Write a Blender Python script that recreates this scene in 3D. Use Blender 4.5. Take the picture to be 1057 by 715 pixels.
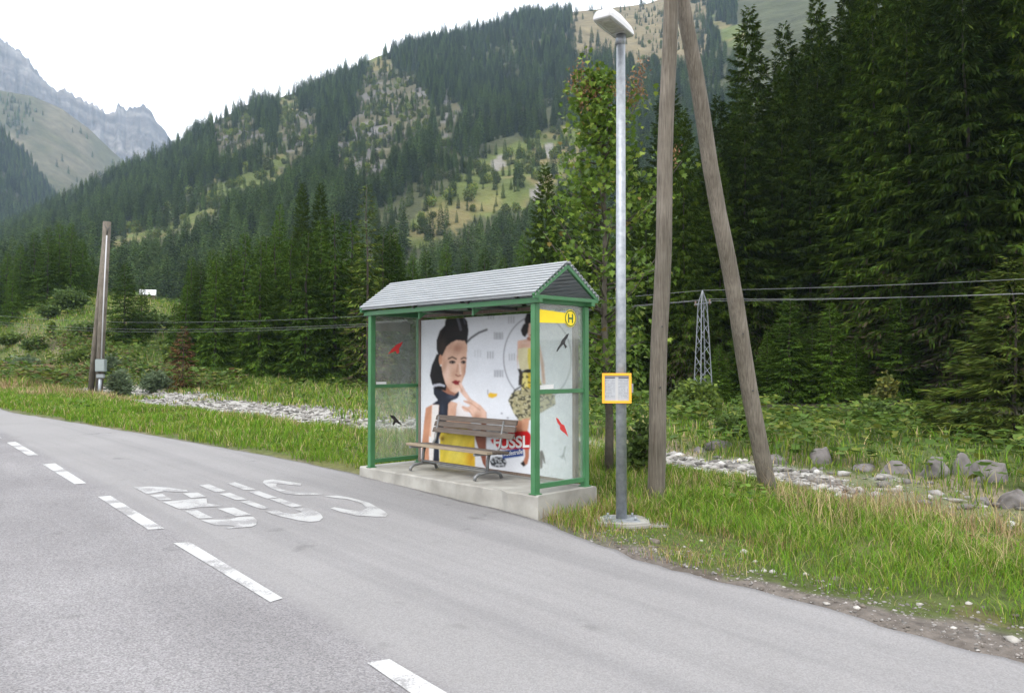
import bpy, bmesh, math, random
import numpy as np
from math import radians as R, sin, cos, pi
random.seed(7)
RNG = np.random.default_rng(7)
sc = bpy.context.scene
for o in list(bpy.data.objects): bpy.data.objects.remove(o)
col = sc.collection

# ------------------------------------------------------------------ camera
W, H, F, CX, CY = 1057, 715, 817.0, 528.5, 357.5
PITCH, EZ = math.atan(18 / 817.0), 1.5
cd = bpy.data.cameras.new('camera'); cam = bpy.data.objects.new('camera', cd); col.objects.link(cam)
cd.sensor_width = 36; cd.lens = F / W * 36; cd.clip_start = 0.05; cd.clip_end = 20000
cam.location = (0, 0, EZ); cam.rotation_euler = (pi / 2 + PITCH, 0, 0); sc.camera = cam

# ------------------------------------------------------------------ sky and light (bright overcast)
SUN_EL, SUN_AZ = R(52), R(-150)          # azimuth measured from +Y towards +X: behind the camera, to the left
wd = bpy.data.worlds.new('World'); sc.world = wd; wd.use_nodes = True
nt = wd.node_tree; N = nt.nodes; N.clear()
out = N.new('ShaderNodeOutputWorld'); bg = N.new('ShaderNodeBackground'); nt.links.new(bg.outputs[0], out.inputs[0])
sky = N.new('ShaderNodeTexSky'); sky.sky_type = 'NISHITA'; sky.sun_disc = False
sky.sun_elevation = SUN_EL; sky.sun_rotation = SUN_AZ; sky.air_density = 1; sky.dust_density = 3
tc = N.new('ShaderNodeTexCoord'); nz = N.new('ShaderNodeTexNoise'); nz.inputs['Scale'].default_value = 2.2; nz.inputs['Detail'].default_value = 6
nt.links.new(tc.outputs['Generated'], nz.inputs['Vector'])
rmp = N.new('ShaderNodeValToRGB'); rmp.color_ramp.elements[0].position = .3; rmp.color_ramp.elements[1].position = .7
rmp.color_ramp.elements[0].color = (10.9, 10.75, 10.6, 1); rmp.color_ramp.elements[1].color = (12.9, 12.6, 12.3, 1)
nt.links.new(nz.outputs[0], rmp.inputs[0])
mx = N.new('ShaderNodeMix'); mx.data_type = 'RGBA'; mx.inputs[0].default_value = .88
nt.links.new(sky.outputs[0], mx.inputs[6]); nt.links.new(rmp.outputs[0], mx.inputs[7])
nt.links.new(mx.outputs[2], bg.inputs[0]); bg.inputs[1].default_value = .13
sd = bpy.data.lights.new('sun', 'SUN'); sd.energy = 1.5; sd.angle = R(24); sd.color = (1, .97, .92)
so = bpy.data.objects.new('sun', sd); col.objects.link(so)
so.rotation_euler = (pi / 2 - SUN_EL, 0, -SUN_AZ + pi)
sc.view_settings.view_transform = 'Standard'; sc.view_settings.look = 'None'
sc.view_settings.exposure = 0.84; sc.view_settings.gamma = 1; sc.view_settings.use_curve_mapping = False
sc.render.engine = 'CYCLES'; sc.cycles.use_denoising = True; sc.cycles.max_bounces = 5; sc.cycles.transparent_max_bounces = 12
sc.cycles.diffuse_bounces = 2; sc.cycles.glossy_bounces = 3; sc.cycles.volume_bounces = 1
sc.cycles.sample_clamp_indirect = 8

# ------------------------------------------------------------------ helpers
def lin(r, g, b):
    f = lambda c: (c / 255 / 12.92) if c / 255 <= .04045 else ((c / 255 + .055) / 1.055) ** 2.4
    return (f(r), f(g), f(b))
CP, SP = cos(PITCH), sin(PITCH)
def ray(px, py):
    x, z = (px - CX) / F, -(py - CY) / F
    return np.array([x, CP - z * SP, SP + z * CP])
def proj(x, y, z):
    z = z - EZ; yy = y * CP + z * SP; zz = -y * SP + z * CP
    return CX + F * x / yy, CY - F * zz / yy
def on_plane(px, py, P0, Nv):
    r = ray(px, py); o = np.array([0, 0, EZ]); P0 = np.array(P0, float); Nv = np.array(Nv, float)
    return o + r * (((P0 - o) @ Nv) / (r @ Nv))
def az_px(px): return math.atan2((px - CX) / F, 1)       # azimuth of a photo column

def hash2(i, j, seed):
    n = (i * 374761393 + j * 668265263 + seed * 982451653) & 0xffffffff
    n = ((n ^ (n >> 13)) * 1274126177) & 0xffffffff
    return ((n ^ (n >> 16)) & 0xffff) / 65535.0
def vnoise(x, y, seed=0):
    x = np.asarray(x, float); y = np.asarray(y, float)
    i = np.floor(x).astype(np.int64); j = np.floor(y).astype(np.int64); u = x - i; v = y - j
    u = u * u * (3 - 2 * u); v = v * v * (3 - 2 * v)
    a, b, c, d = hash2(i, j, seed), hash2(i + 1, j, seed), hash2(i, j + 1, seed), hash2(i + 1, j + 1, seed)
    return (a * (1 - u) + b * u) * (1 - v) + (c * (1 - u) + d * u) * v
def fbm(x, y, seed=0, oct=4):
    t = 0; a = .5
    for k in range(oct): t = t + a * vnoise(x * 2 ** k, y * 2 ** k, seed + k); a *= .5
    return t
def sstep(a, b, x): t = np.clip((x - a) / (b - a), 0, 1); return t * t * (3 - 2 * t)
def inpoly(X, Y, poly):
    X = np.asarray(X); Y = np.asarray(Y); c = np.zeros(X.shape, bool); n = len(poly)
    for i in range(n):
        x1, y1 = poly[i]; x2, y2 = poly[i - 1]
        if y1 == y2: continue
        c ^= ((y1 > Y) != (y2 > Y)) & (X < (x2 - x1) * (Y - y1) / (y2 - y1) + x1)
    return c

def link_mesh(name, me, mat=None, parent=None):
    o = bpy.data.objects.new(name, me); col.objects.link(o)
    if mat is not None and not me.materials: me.materials.append(mat)
    if parent is not None: o.parent = parent
    return o
def tag(o, label=None, cat=None, group=None, kind=None):
    if label: o['label'] = label
    if cat: o['category'] = cat
    if group: o['group'] = group
    if kind: o['kind'] = kind
    return o
def empty(name, loc=(0, 0, 0), rz=0):
    o = bpy.data.objects.new(name, None); col.objects.link(o); o.location = loc; o.rotation_euler = (0, 0, rz)
    o.empty_display_size = .2; return o
def arr_mesh(name, V, faces_k, colors=None, smooth=False):
    """V (n,3); faces_k: list of integer arrays (m,k)"""
    me = bpy.data.meshes.new(name); V = np.asarray(V, np.float32)
    idx = np.concatenate([f.ravel() for f in faces_k]).astype(np.int32)
    tot = np.concatenate([np.full(len(f), f.shape[1], np.int32) for f in faces_k])
    start = np.concatenate([[0], np.cumsum(tot)[:-1]]).astype(np.int32)
    me.vertices.add(len(V)); me.vertices.foreach_set('co', V.ravel())
    me.loops.add(len(idx)); me.loops.foreach_set('vertex_index', idx)
    me.polygons.add(len(tot)); me.polygons.foreach_set('loop_start', start); me.polygons.foreach_set('loop_total', tot)
    if smooth: me.polygons.foreach_set('use_smooth', np.ones(len(tot), bool))
    me.update(calc_edges=True)
    if colors is not None:
        at = me.color_attributes.new('col', 'FLOAT_COLOR', 'POINT')
        C = np.ones((len(V), 4), np.float32); C[:, :3] = colors; at.data.foreach_set('color', C.ravel())
    me.validate(); return me
def grid_faces(nu, nv):
    i = np.arange(nu - 1)[:, None] * nv + np.arange(nv - 1)[None, :]; i = i.ravel()
    return np.stack([i, i + nv, i + nv + 1, i + 1], 1)

class MB:
    """collects boxes, tubes, plates; build() links them as one mesh object"""
    def __init__(s): s.v = []; s.f = []; s.sm = []
    def add(s, vs, fs, smooth=False):
        b = len(s.v); s.v += [tuple(map(float, p)) for p in vs]; s.f += [tuple(b + i for i in f) for f in fs]; s.sm += [smooth] * len(fs); return s
    def box(s, x0, x1, y0, y1, z0, z1):
        return s.add([(x, y, z) for z in (z0, z1) for x, y in ((x0, y0), (x1, y0), (x1, y1), (x0, y1))],
                     [(3, 2, 1, 0), (4, 5, 6, 7), (0, 1, 5, 4), (1, 2, 6, 5), (2, 3, 7, 6), (3, 0, 4, 7)])
    def bar(s, p, q, w, h, up=(0, 0, 1)):
        p, q, up = np.array(p, float), np.array(q, float), np.array(up, float); d = q - p; d /= np.linalg.norm(d)
        a = np.cross(d, up); a /= np.linalg.norm(a); b = np.cross(a, d)
        vs = [e + a * (w / 2 * i) + b * (h / 2 * j) for e in (p, q) for i, j in ((-1, -1), (1, -1), (1, 1), (-1, 1))]
        return s.add(vs, [(3, 2, 1, 0), (4, 5, 6, 7), (0, 1, 5, 4), (1, 2, 6, 5), (2, 3, 7, 6), (3, 0, 4, 7)])
    def tube(s, pts, rad, n=8, cap=True):
        P = [np.array(p, float) for p in pts]; m = len(P)
        if np.isscalar(rad): rad = [rad] * m
        vs = []; prev = None
        for i in range(m):
            d = P[min(i + 1, m - 1)] - P[max(i - 1, 0)]; d /= np.linalg.norm(d) + 1e-9
            if prev is None:
                a = np.cross(d, (0, 0, 1)) if abs(d[2]) < .9 else np.cross(d, (1, 0, 0))
            else: a = prev - d * (prev @ d)
            a /= np.linalg.norm(a); prev = a; b = np.cross(d, a)
            vs += [P[i] + rad[i] * (a * cos(2 * pi * k / n) + b * sin(2 * pi * k / n)) for k in range(n)]
        fs = [(i * n + k, i * n + (k + 1) % n, (i + 1) * n + (k + 1) % n, (i + 1) * n + k) for i in range(m - 1) for k in range(n)]
        s.add(vs, fs, True)
        if cap:
            b0 = len(s.v) - m * n
            s.f += [tuple(b0 + k for k in reversed(range(n))), tuple(b0 + (m - 1) * n + k for k in range(n))]; s.sm += [False, False]
        return s
    def plate(s, pts, thick_vec):
        n = len(pts); t = np.array(thick_vec, float); vs = [np.array(p, float) for p in pts] + [np.array(p, float) + t for p in pts]
        return s.add(vs, [tuple(range(n)), tuple(reversed(range(n, 2 * n)))] + [(i, n + i, n + (i + 1) % n, (i + 1) % n) for i in range(n)])
    def build(s, name, mat, parent=None, bevel=0):
        me = bpy.data.meshes.new(name); me.from_pydata(s.v, [], s.f)
        me.polygons.foreach_set('use_smooth', s.sm)
        bm = bmesh.new(); bm.from_mesh(me); bmesh.ops.recalc_face_normals(bm, faces=bm.faces)
        if bevel: bmesh.ops.bevel(bm, geom=[e for e in bm.edges if len(e.link_faces) == 2 and e.calc_face_angle(0) > .6], offset=bevel, segments=2, affect='EDGES', clamp_overlap=True)
        bm.to_mesh(me); bm.free(); me.update()
        return link_mesh(name, me, mat, parent)

# ------------------------------------------------------------------ materials
def new_mat(name):
    m = bpy.data.materials.new(name); m.use_nodes = True; t = m.node_tree; b = t.nodes['Principled BSDF']; return m, t, b
def nd(t, typ, **kw):
    n = t.nodes.new(typ)
    for k, v in kw.items():
        if isinstance(k, str) and hasattr(n, k): setattr(n, k, v)
    return n
def noise_node(t, scale, detail=4, rough=.55, coord='Object', stretch=None):
    c = nd(t, 'ShaderNodeTexCoord'); n = nd(t, 'ShaderNodeTexNoise'); n.inputs['Scale'].default_value = scale
    n.inputs['Detail'].default_value = detail; n.inputs['Roughness'].default_value = rough
    if stretch:
        mp = nd(t, 'ShaderNodeMapping'); mp.inputs['Scale'].default_value = stretch[:3]
        if len(stretch) > 3: mp.vector_type = 'TEXTURE'; mp.inputs['Scale'].default_value = [1 / k for k in stretch[:3]]; mp.inputs['Rotation'].default_value = (0, 0, stretch[3])
        t.links.new(c.outputs[coord], mp.inputs[0]); t.links.new(mp.outputs[0], n.inputs['Vector'])
    else: t.links.new(c.outputs[coord], n.inputs['Vector'])
    return n
def ramp(t, src, a, b, p0=.3, p1=.7):
    r = nd(t, 'ShaderNodeValToRGB'); e = r.color_ramp.elements; e[0].position = p0; e[1].position = p1
    e[0].color = (*a, 1) if len(a) == 3 else a; e[1].color = (*b, 1) if len(b) == 3 else b
    t.links.new(src, r.inputs[0]); return r
def mixc(t, fac, a, b, mode='MIX'):
    m = nd(t, 'ShaderNodeMix'); m.data_type = 'RGBA'; m.blend_type = mode
    for sock, v in ((m.inputs[0], fac), (m.inputs[6], a), (m.inputs[7], b)):
        if hasattr(v, 'is_linked') or hasattr(v, 'links'): t.links.new(v, sock)
        elif np.isscalar(v): sock.default_value = v
        else: sock.default_value = (*v, 1)
    return m.outputs[2]
def bump(t, b, src, strength=.3, dist=.02):
    n = nd(t, 'ShaderNodeBump'); n.inputs['Strength'].default_value = strength; n.inputs['Distance'].default_value = dist
    t.links.new(src, n.inputs['Height']); t.links.new(n.outputs[0], b.inputs['Normal']); return n
def pmat(name, a, b=None, scale=8, rough=.6, metal=0, bmp=0, bdist=.01, detail=5, stretch=None, spec=.5, p0=.3, p1=.7):
    m, t, s = new_mat(name); s.inputs['Roughness'].default_value = rough; s.inputs['Metallic'].default_value = metal
    s.inputs['Specular IOR Level'].default_value = spec
    n = noise_node(t, scale, detail, stretch=stretch); t.links.new(ramp(t, n.outputs[0], a, b or tuple(min(1, x * 1.15) for x in a), p0, p1).outputs[0], s.inputs['Base Color'])
    if bmp: bump(t, s, n.outputs[0], bmp, bdist)
    return m
def attr_mat(name, rough=.7, var=.0, spec=.3, nscale=0, namt=.3, bmp=0, bdist=.02, transl=0, bscale=None):
    m, t, s = new_mat(name); s.inputs['Roughness'].default_value = rough; s.inputs['Specular IOR Level'].default_value = spec
    a = nd(t, 'ShaderNodeAttribute'); a.attribute_name = 'col'; c = a.outputs['Color']
    if nscale:
        n = noise_node(t, nscale, 6, .65); r = ramp(t, n.outputs[0], (1 - namt,) * 3, (1 + namt,) * 3, .25, .75)
        c = mixc(t, 1.0, c, r.outputs[0], 'MULTIPLY')
        if bmp:
            n2 = noise_node(t, bscale or nscale, 6, .65); bump(t, s, n2.outputs[0], bmp, bdist)
    if var:
        oi = nd(t, 'ShaderNodeObjectInfo'); r = ramp(t, oi.outputs['Random'], (1 - var, 1 - var, 1 - var * .8), (1 + var, 1 + var * .9, 1 + var * .5), 0, 1)
        c = mixc(t, 1.0, c, r.outputs[0], 'MULTIPLY')
    t.links.new(c, s.inputs['Base Color'])
    if transl:
        tr = nd(t, 'ShaderNodeBsdfTranslucent'); t.links.new(c, tr.inputs[0]); ms = nd(t, 'ShaderNodeMixShader'); ms.inputs[0].default_value = transl
        t.links.new(s.outputs[0], ms.inputs[1]); t.links.new(tr.outputs[0], ms.inputs[2])
        t.links.new(ms.outputs[0], t.nodes['Material Output'].inputs[0])
    return m

# ------------------------------------------------------------------ terrain
A44 = R(44)
LV = np.array([-sin(A44), cos(A44)]); MV = np.array([cos(A44), sin(A44)])     # along the shelter (away), across (away from the road)
def st(x, y): return x * LV[0] + y * LV[1], x * MV[0] + y * MV[1]
def xy(s, t): return s * LV[0] + t * MV[0], s * LV[1] + t * MV[1]
_ss = np.linspace(-200, 400, 6001)
_zz = np.cumsum(np.interp(_ss, [-60, -8, 12, 20, 60, 120], [0, .03, .03, .012, .006, 0])) * .1
_zz -= np.interp(6.39, _ss, _zz) + .25
def plane(s): return np.interp(s, _ss, _zz)
ES = [-60, -10, 1.4, 2.7, 3.6, 4.5, 5.3, 6.0, 6.4, 10.1, 12.5, 15, 19.5, 22.6, 25.6, 32, 50, 130]
ET = [1.9, 5.3, 5.80, 5.94, 5.97, 5.95, 6.15, 6.38, 6.43, 6.55, 6.41, 6.13, 5.74, 5.5, 5.3, 5.6, 6, 6]
def edge(s): return np.interp(s, ES, ET)
def centre(s): return 2.75 + .064 * (s - 4.1)
def bq(s, q):
    """profile coordinate: up the valley the bed swings closer to the road and widens"""
    w = sstep(9, 20, s) * (1 - sstep(46, 60, s)); q1 = q + 1.3 * w * sstep(3.5, 6.5, q); k = 1 - .36 * w; far = 9 + 3.4 / k
    return np.where(q1 > far, q1 - (far - 12.4), np.where(q1 > 9, 9 + (q1 - 9) * k, q1))
def ground(x, y, rough=True):
    x = np.asarray(x, float); y = np.asarray(y, float); s, t = st(x, y); e = edge(s); q = t - e
    z = plane(np.clip(s, -60, 200))
    qb = bq(s, q); prof = np.interp(qb, [-40, -6, 0, .15, 3, 4.6, 6.3, 8.2, 9, 12.4, 13.6, 15, 24, 30, 37, 60, 120, 400],
                     [-.3, -.1, -.05, 0, -.06, -.14, -.42, -1.02, -1.10, -1.12, -1.0, -.8, -.85, -.7, -.45, 1.2, 6, 20])
    prof = np.where((qb > 4.6) & (qb < 15), prof * (1 - .30 * sstep(12, 24, s) * sstep(4.6, 8, qb) * (1 - sstep(13, 15, qb))), prof)
    lft = centre(s) - 3.3
    prof = np.where((t < e - .02) & (t > lft), -.06, prof)
    far = sstep(20, 60, s) * sstep(10.5, 18, q)
    dx, dy = x + 52, y - 88
    mound = 6.2 * np.exp(-(dx * dx / (34 ** 2) + dy * dy / (27 ** 2))) * sstep(7, 18, q)
    mound = mound + 7.5 * np.exp(-((x + 53) ** 2 / (20 ** 2) + (y - 116) ** 2 / (24 ** 2))) * sstep(9, 24, q)
    z = z + prof + mound
    if rough:
        k = sstep(.3, 2.5, q)
        z = z + k * ((fbm(x * .35, y * .35, 3) - .47) * .25 + (fbm(x * 1.7, y * 1.7, 9, 2) - .37) * .12)
        z = z + sstep(14, 30, q) * (fbm(x * .08, y * .08, 5) - .47) * .9
        bed = sstep(8, 9.3, qb) * (1 - sstep(12.2, 14, qb)); z = z + bed * (fbm(x * .6, y * .6, 21, 3) - .42) * .55
    return z
def hit(px, py, lo=3, hi=400):
    r = ray(px, py); ts = np.geomspace(lo, hi, 5000); P = np.array([0, 0, EZ]) + ts[:, None] * r
    b = P[:, 2] < ground(P[:, 0], P[:, 1]); k = int(np.argmax(b)) if b.any() else len(ts) - 1
    return P[k]
def gz(x, y): return float(ground(np.array([x]), np.array([y]))[0])

def build_ground():
    az = np.unique(np.concatenate([np.linspace(-44, 44, 420), np.linspace(-180, -44, 60), np.linspace(44, 180, 60)])) * pi / 180
    r = np.concatenate([[.05, .5, 1, 1.6, 2.2, 2.8, 3.2], np.geomspace(3.6, 60, 190), np.geomspace(62, 1250, 50)])
    AZ, RR = np.meshgrid(az, r, indexing='ij'); fw = 1 - sstep(1.1, 1.5, np.abs(AZ + .3)); RR = np.where(RR > 300, 300 + (RR - 300) * (1 + 1.5 * fw), RR); X = RR * np.sin(AZ); Y = RR * np.cos(AZ)
    Z = ground(X, Y); s, t = st(X, Y); q = t - edge(s)
    n1 = fbm(X * .5, Y * .5, 31); n2 = fbm(X * 2.3, Y * 2.3, 33, 3); n3 = fbm(X * .12, Y * .12, 35)
    C = np.zeros(X.shape + (3,)); 
    def lay(mask, c): C[...] = C * (1 - mask[..., None]) + np.array(c) * mask[..., None]
    lay(np.ones_like(X), (.075, .095, .028))
    lay(sstep(.45, .6, n1), (.115, .12, .04)); lay(sstep(.5, .62, n2) * .6, (.13, .105, .05))
    nearr = (1 - sstep(4.7, 5.9, s))
    wid = .28 + .55 * (1 - sstep(.5, 3.5, s)) + (n2 - .45) * .8
    lay((1 - sstep(wid * .75, wid * 1.1, q)) * nearr, (.14, .122, .108)); lay((1 - sstep(wid * .75, wid * 1.1, q)) * nearr * sstep(.45, .56, n1), (.085, .07, .055))
    lay((1 - sstep(.02, .22 + (n2 - .45) * .6, q)) * (1 - nearr), (.15, .14, .11))
    qb = bq(s, q); bed = sstep(7.7, 8.5, qb + (n1 - .47) * 1.6) * (1 - sstep(12.3, 13.4, qb + (n1 - .47) * 3)) * (1 - sstep(52, 62, s))
    gp = sstep(.50, .56, fbm(X * .45 + 9, Y * .45, 41, 3)) * (1 - sstep(20, 30, s))
    lay(bed * (1 - gp * .85), (.33, .32, .30))
    bank = sstep(12.4, 13.2, q) * (1 - sstep(14.2, 15.5, q)) * sstep(.4, .5, n1)
    lay(bank, (.2, .17, .12))
    lay(sstep(14.5, 16, q) * .9, (.07, .10, .025)); lay(sstep(14.5, 16, q) * sstep(.45, .6, n3) * .7, (.13, .14, .045))
    fl = sstep(27.5, 30, q) * (1 - sstep(26, 40, s))
    lay(fl, (.035, .034, .018))
    V = np.stack([X, Y, Z], -1).reshape(-1, 3)
    me = arr_mesh('ground', V, [grid_faces(*X.shape)[:, ::-1]], C.reshape(-1, 3), True)
    m = attr_mat('ground_cover', .9, 0, .15, 9, .45, .8, .04, bscale=26)
    return tag(link_mesh('ground', me, m), kind='structure')
build_ground()

# ------------------------------------------------------------------ road with its markings
def asphalt():
    m, t, b = new_mat('asphalt'); b.inputs['Roughness'].default_value = .82; b.inputs['Specular IOR Level'].default_value = .3
    c = nd(t, 'ShaderNodeTexCoord'); v = nd(t, 'ShaderNodeTexVoronoi'); v.inputs['Scale'].default_value = 105; t.links.new(c.outputs['Object'], v.inputs['Vector'])
    sp = nd(t, 'ShaderNodeSeparateColor'); t.links.new(v.outputs['Color'], sp.inputs[0])
    stone = ramp(t, sp.outputs[0], (.138, .133, .137), (.262, .254, .26), .05, .95)
    big = noise_node(t, .55, 5, .6); bigr = ramp(t, big.outputs[0], (.82, .81, .82), (1.12, 1.12, 1.12), .3, .72)
    trk = noise_node(t, 1.0, 3, .5, stretch=(1.1, .06, 1, R(40))); trr = ramp(t, trk.outputs[0], (.86, .86, .86), (1.08, 1.08, 1.08), .35, .65)
    blot = noise_node(t, 2.6, 3, .5); blr = ramp(t, blot.outputs[0], (.72, .72, .72), (1, 1, 1), .22, .33)
    at = nd(t, 'ShaderNodeAttribute'); at.attribute_name = 'col'
    x = mixc(t, 1, stone.outputs[0], bigr.outputs[0], 'MULTIPLY'); x = mixc(t, 1, x, trr.outputs[0], 'MULTIPLY'); x = mixc(t, 1, x, blr.outputs[0], 'MULTIPLY')
    # smoother, finer surface in the bus bay
    fine = noise_node(t, 110, 3, .6); fr = ramp(t, fine.outputs[0], (.19, .184, .188), (.235, .228, .232), .3, .7)
    st2 = ramp(t, sp.outputs[1], (.165, .16, .163), (.265, .258, .262), .02, .98); fr2 = mixc(t, .55, fr.outputs[0], st2.outputs[0])
    b2 = ramp(t, big.outputs[0], (.92, .92, .92), (1.05, 1.05, 1.05), .3, .72); t2 = noise_node(t, 1.0, 4, .6, stretch=(2.4, .07, 1, R(43))); t2r = ramp(t, t2.outputs[0], (.88, .88, .88), (1.03, 1.03, 1.02), .34, .55)
    y = mixc(t, 1, fr2, b2.outputs[0], 'MULTIPLY'); y = mixc(t, 1, y, t2r.outputs[0], 'MULTIPLY'); y = mixc(t, 1, y, blr.outputs[0], 'MULTIPLY')
    sa = nd(t, 'ShaderNodeSeparateColor'); t.links.new(at.outputs['Color'], sa.inputs[0])
    z = mixc(t, sa.outputs[0], x, y)
    # thin cracks
    cv = nd(t, 'ShaderNodeTexVoronoi'); cv.feature = 'DISTANCE_TO_EDGE'; cv.inputs['Scale'].default_value = .32
    wn = noise_node(t, 1.4, 4); mv = nd(t, 'ShaderNodeVectorMath'); mv.operation = 'MULTIPLY_ADD'; mv.inputs[1].default_value = (1.2, 1.2, 0)
    t.links.new(wn.outputs['Color'], mv.inputs[0]); t.links.new(c.outputs['Object'], mv.inputs[2]); t.links.new(mv.outputs[0], cv.inputs['Vector'])
    cr = ramp(t, cv.outputs['Distance'], (1, 1, 1), (0, 0, 0), .002, .006); msk = noise_node(t, .5, 2); mr = ramp(t, msk.outputs[0], (0, 0, 0), (.6, .6, .6), .64, .70)
    cf = mixc(t, 1, cr.outputs[0], mr.outputs[0], 'MULTIPLY')
    z = mixc(t, cf, z, (.07, .068, .07))
    t.links.new(z, b.inputs['Base Color'])
    bump(t, b, v.outputs['Distance'], .35, .005)
    return m
def build_road():
    S = np.concatenate([np.linspace(-40, 0, 30)[:-1], np.linspace(0, 30, 200), np.linspace(30, 90, 40)[1:]])
    U = np.linspace(0, 1, 70)
    e = edge(S) + (fbm(S * 2.7, S * 0, 3, 4) - .46) * np.where(S < 5.9, .26, .10); l = centre(S) - 3.25
    Sg = np.repeat(S[:, None], len(U), 1); T = l[:, None] + (e - l)[:, None] * U[None, :]
    X, Y = xy(Sg, T); Z = plane(Sg) + .003
    cz = sstep(.05, .25, T - centre(Sg)); C = np.stack([cz] * 3, -1).reshape(-1, 3)
    # thickness: skirt at both edges
    V = np.stack([X, Y, Z], -1).reshape(-1, 3); n = len(V)
    fs = [grid_faces(*X.shape)]
    k0 = np.arange(len(S)) * len(U); k1 = k0 + len(U) - 1; sk = []
    V2 = np.concatenate([V[k0] - [0, 0, .12], V[k1] - [0, 0, .12]]); m = len(S); i = np.arange(m - 1)
    sk.append(np.stack([k0[i], n + i, n + i + 1, k0[i + 1]], 1)); sk.append(np.stack([k1[i], k1[i + 1], n + m + i + 1, n + m + i], 1))
    me = arr_mesh('road', np.concatenate([V, V2]), fs + sk, np.concatenate([C, np.zeros((2 * m, 3))]), True)
    return tag(link_mesh('road', me, asphalt()), kind='structure')
road = build_road()
def on_road(px, py):
    r = ray(px, py); ts = np.linspace(2, 60, 30000); P = np.array([0, 0, EZ]) + ts[:, None] * r
    k = int(np.argmax(P[:, 2] < plane(P[:, :2] @ LV))); return P[k]
def paint_mat(name, hi, p0):
    m, t, b = new_mat(name); b.inputs['Roughness'].default_value = .7
    n = noise_node(t, 55, 5, .8); n2 = noise_node(t, 3, 3)
    a = nd(t, 'ShaderNodeMath'); a.operation = 'ADD'; t.links.new(n.outputs[0], a.inputs[0]); t.links.new(n2.outputs[0], a.inputs[1])
    r = ramp(t, a.outputs[0], (.215, .21, .213), (hi, hi, hi), p0, p0 + .14); t.links.new(r.outputs[0], b.inputs['Base Color']); return m
PAINT = paint_mat('dash_paint', .41, .87); PAINT2 = paint_mat('letter_paint', .35, .94)
def road_poly(name, polys):
    mb = MB()
    for pl in polys:
        pts = []
        for px, py in pl:
            P = on_road(px, py); P[2] = plane(P[:2] @ LV) + .008; pts.append(P)
        mb.add(pts, [tuple(range(len(pts)))])
    me = bpy.data.meshes.new(name); me.from_pydata(mb.v, [], mb.f)
    bm = bmesh.new(); bm.from_mesh(me); bmesh.ops.recalc_face_normals(bm, faces=bm.faces)
    for f in bm.faces:
        if f.normal.z < 0: f.normal_flip()
    bmesh.ops.triangulate(bm, faces=[f for f in bm.faces if len(f.verts) > 4])
    bm.to_mesh(me); bm.free()
    return link_mesh(name, me, PAINT if 'dash' in name else PAINT2, road)
for d in ([(379, 685), (402, 681), (475, 724), (440, 727)], [(179, 561), (196, 560), (292, 618), (279, 622)], [(101, 513), (114, 512), (170, 546), (153, 547)],
          [(44, 479.5), (57, 478.5), (89, 499), (77, 500)], [(7, 457), (16, 456), (40, 470), (29, 470.5)], [(-22, 444), (-14, 443.5), (2, 452.5), (-8, 453)]):
    road_poly('lane_dash', [d])
za = lambda P: [(130 + .13245 * x, 485 + .13245 * y) for x, y in P]
zb = lambda P: [(260 + .14191 * x, 485 + .14191 * y) for x, y in P]
road_poly('painted_letter_b', [za(p) for p in (
    [(60, 138), (180, 131), (330, 140), (475, 160), (482, 172), (395, 174), (300, 168), (185, 187), (158, 187)],
    [(190, 200), (285, 190), (358, 233), (262, 240)], [(445, 185), (560, 178), (628, 212), (510, 222)],
    [(285, 252), (400, 242), (500, 230), (628, 226), (632, 262), (755, 285), (640, 292), (560, 295), (450, 310), (415, 308)],
    [(460, 322), (555, 316), (675, 376), (565, 382)], [(715, 305), (840, 295), (980, 352), (860, 362)],
    [(585, 395), (680, 390), (800, 388), (880, 370), (990, 368), (1022, 395), (1015, 430), (980, 445), (900, 452), (800, 460), (770, 456), (850, 446), (820, 436), (700, 435)])])
road_poly('painted_letter_u', [za(p) for p in ([(570, 122), (645, 112), (780, 166), (700, 176)], [(730, 190), (810, 180), (945, 232), (860, 238)], [(785, 105), (850, 97), (1015, 155), (925, 160)])] +
    [[(247.9, 518.1), (257.2, 516.8), (278.4, 524.7), (270, 525.9)], [(256.5, 508), (267, 507), (286.5, 514), (276, 515)]] +
    [zb(p) for p in ([(130, 215), (200, 208), (370, 265), (290, 275)],
     [(100, 305), (180, 292), (230, 315), (320, 322), (370, 308), (315, 290), (360, 280), (430, 283), (500, 320), (517, 350), (490, 375), (420, 380), (340, 370), (230, 345), (150, 325)])])
road_poly('painted_letter_s', [zb(p) for p in (
    [(78, 95), (90, 78), (150, 70), (230, 82), (360, 100), (352, 118), (240, 105), (185, 100), (175, 118), (215, 142), (330, 165), (440, 170), (520, 178), (460, 183), (340, 185), (230, 172), (130, 130)],
    [(520, 192), (620, 188), (720, 205), (850, 240), (960, 300), (988, 325), (975, 342), (900, 342), (760, 335), (660, 312), (570, 282), (600, 273), (700, 292), (790, 300), (840, 280), (800, 245), (700, 215), (600, 205)])])

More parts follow.
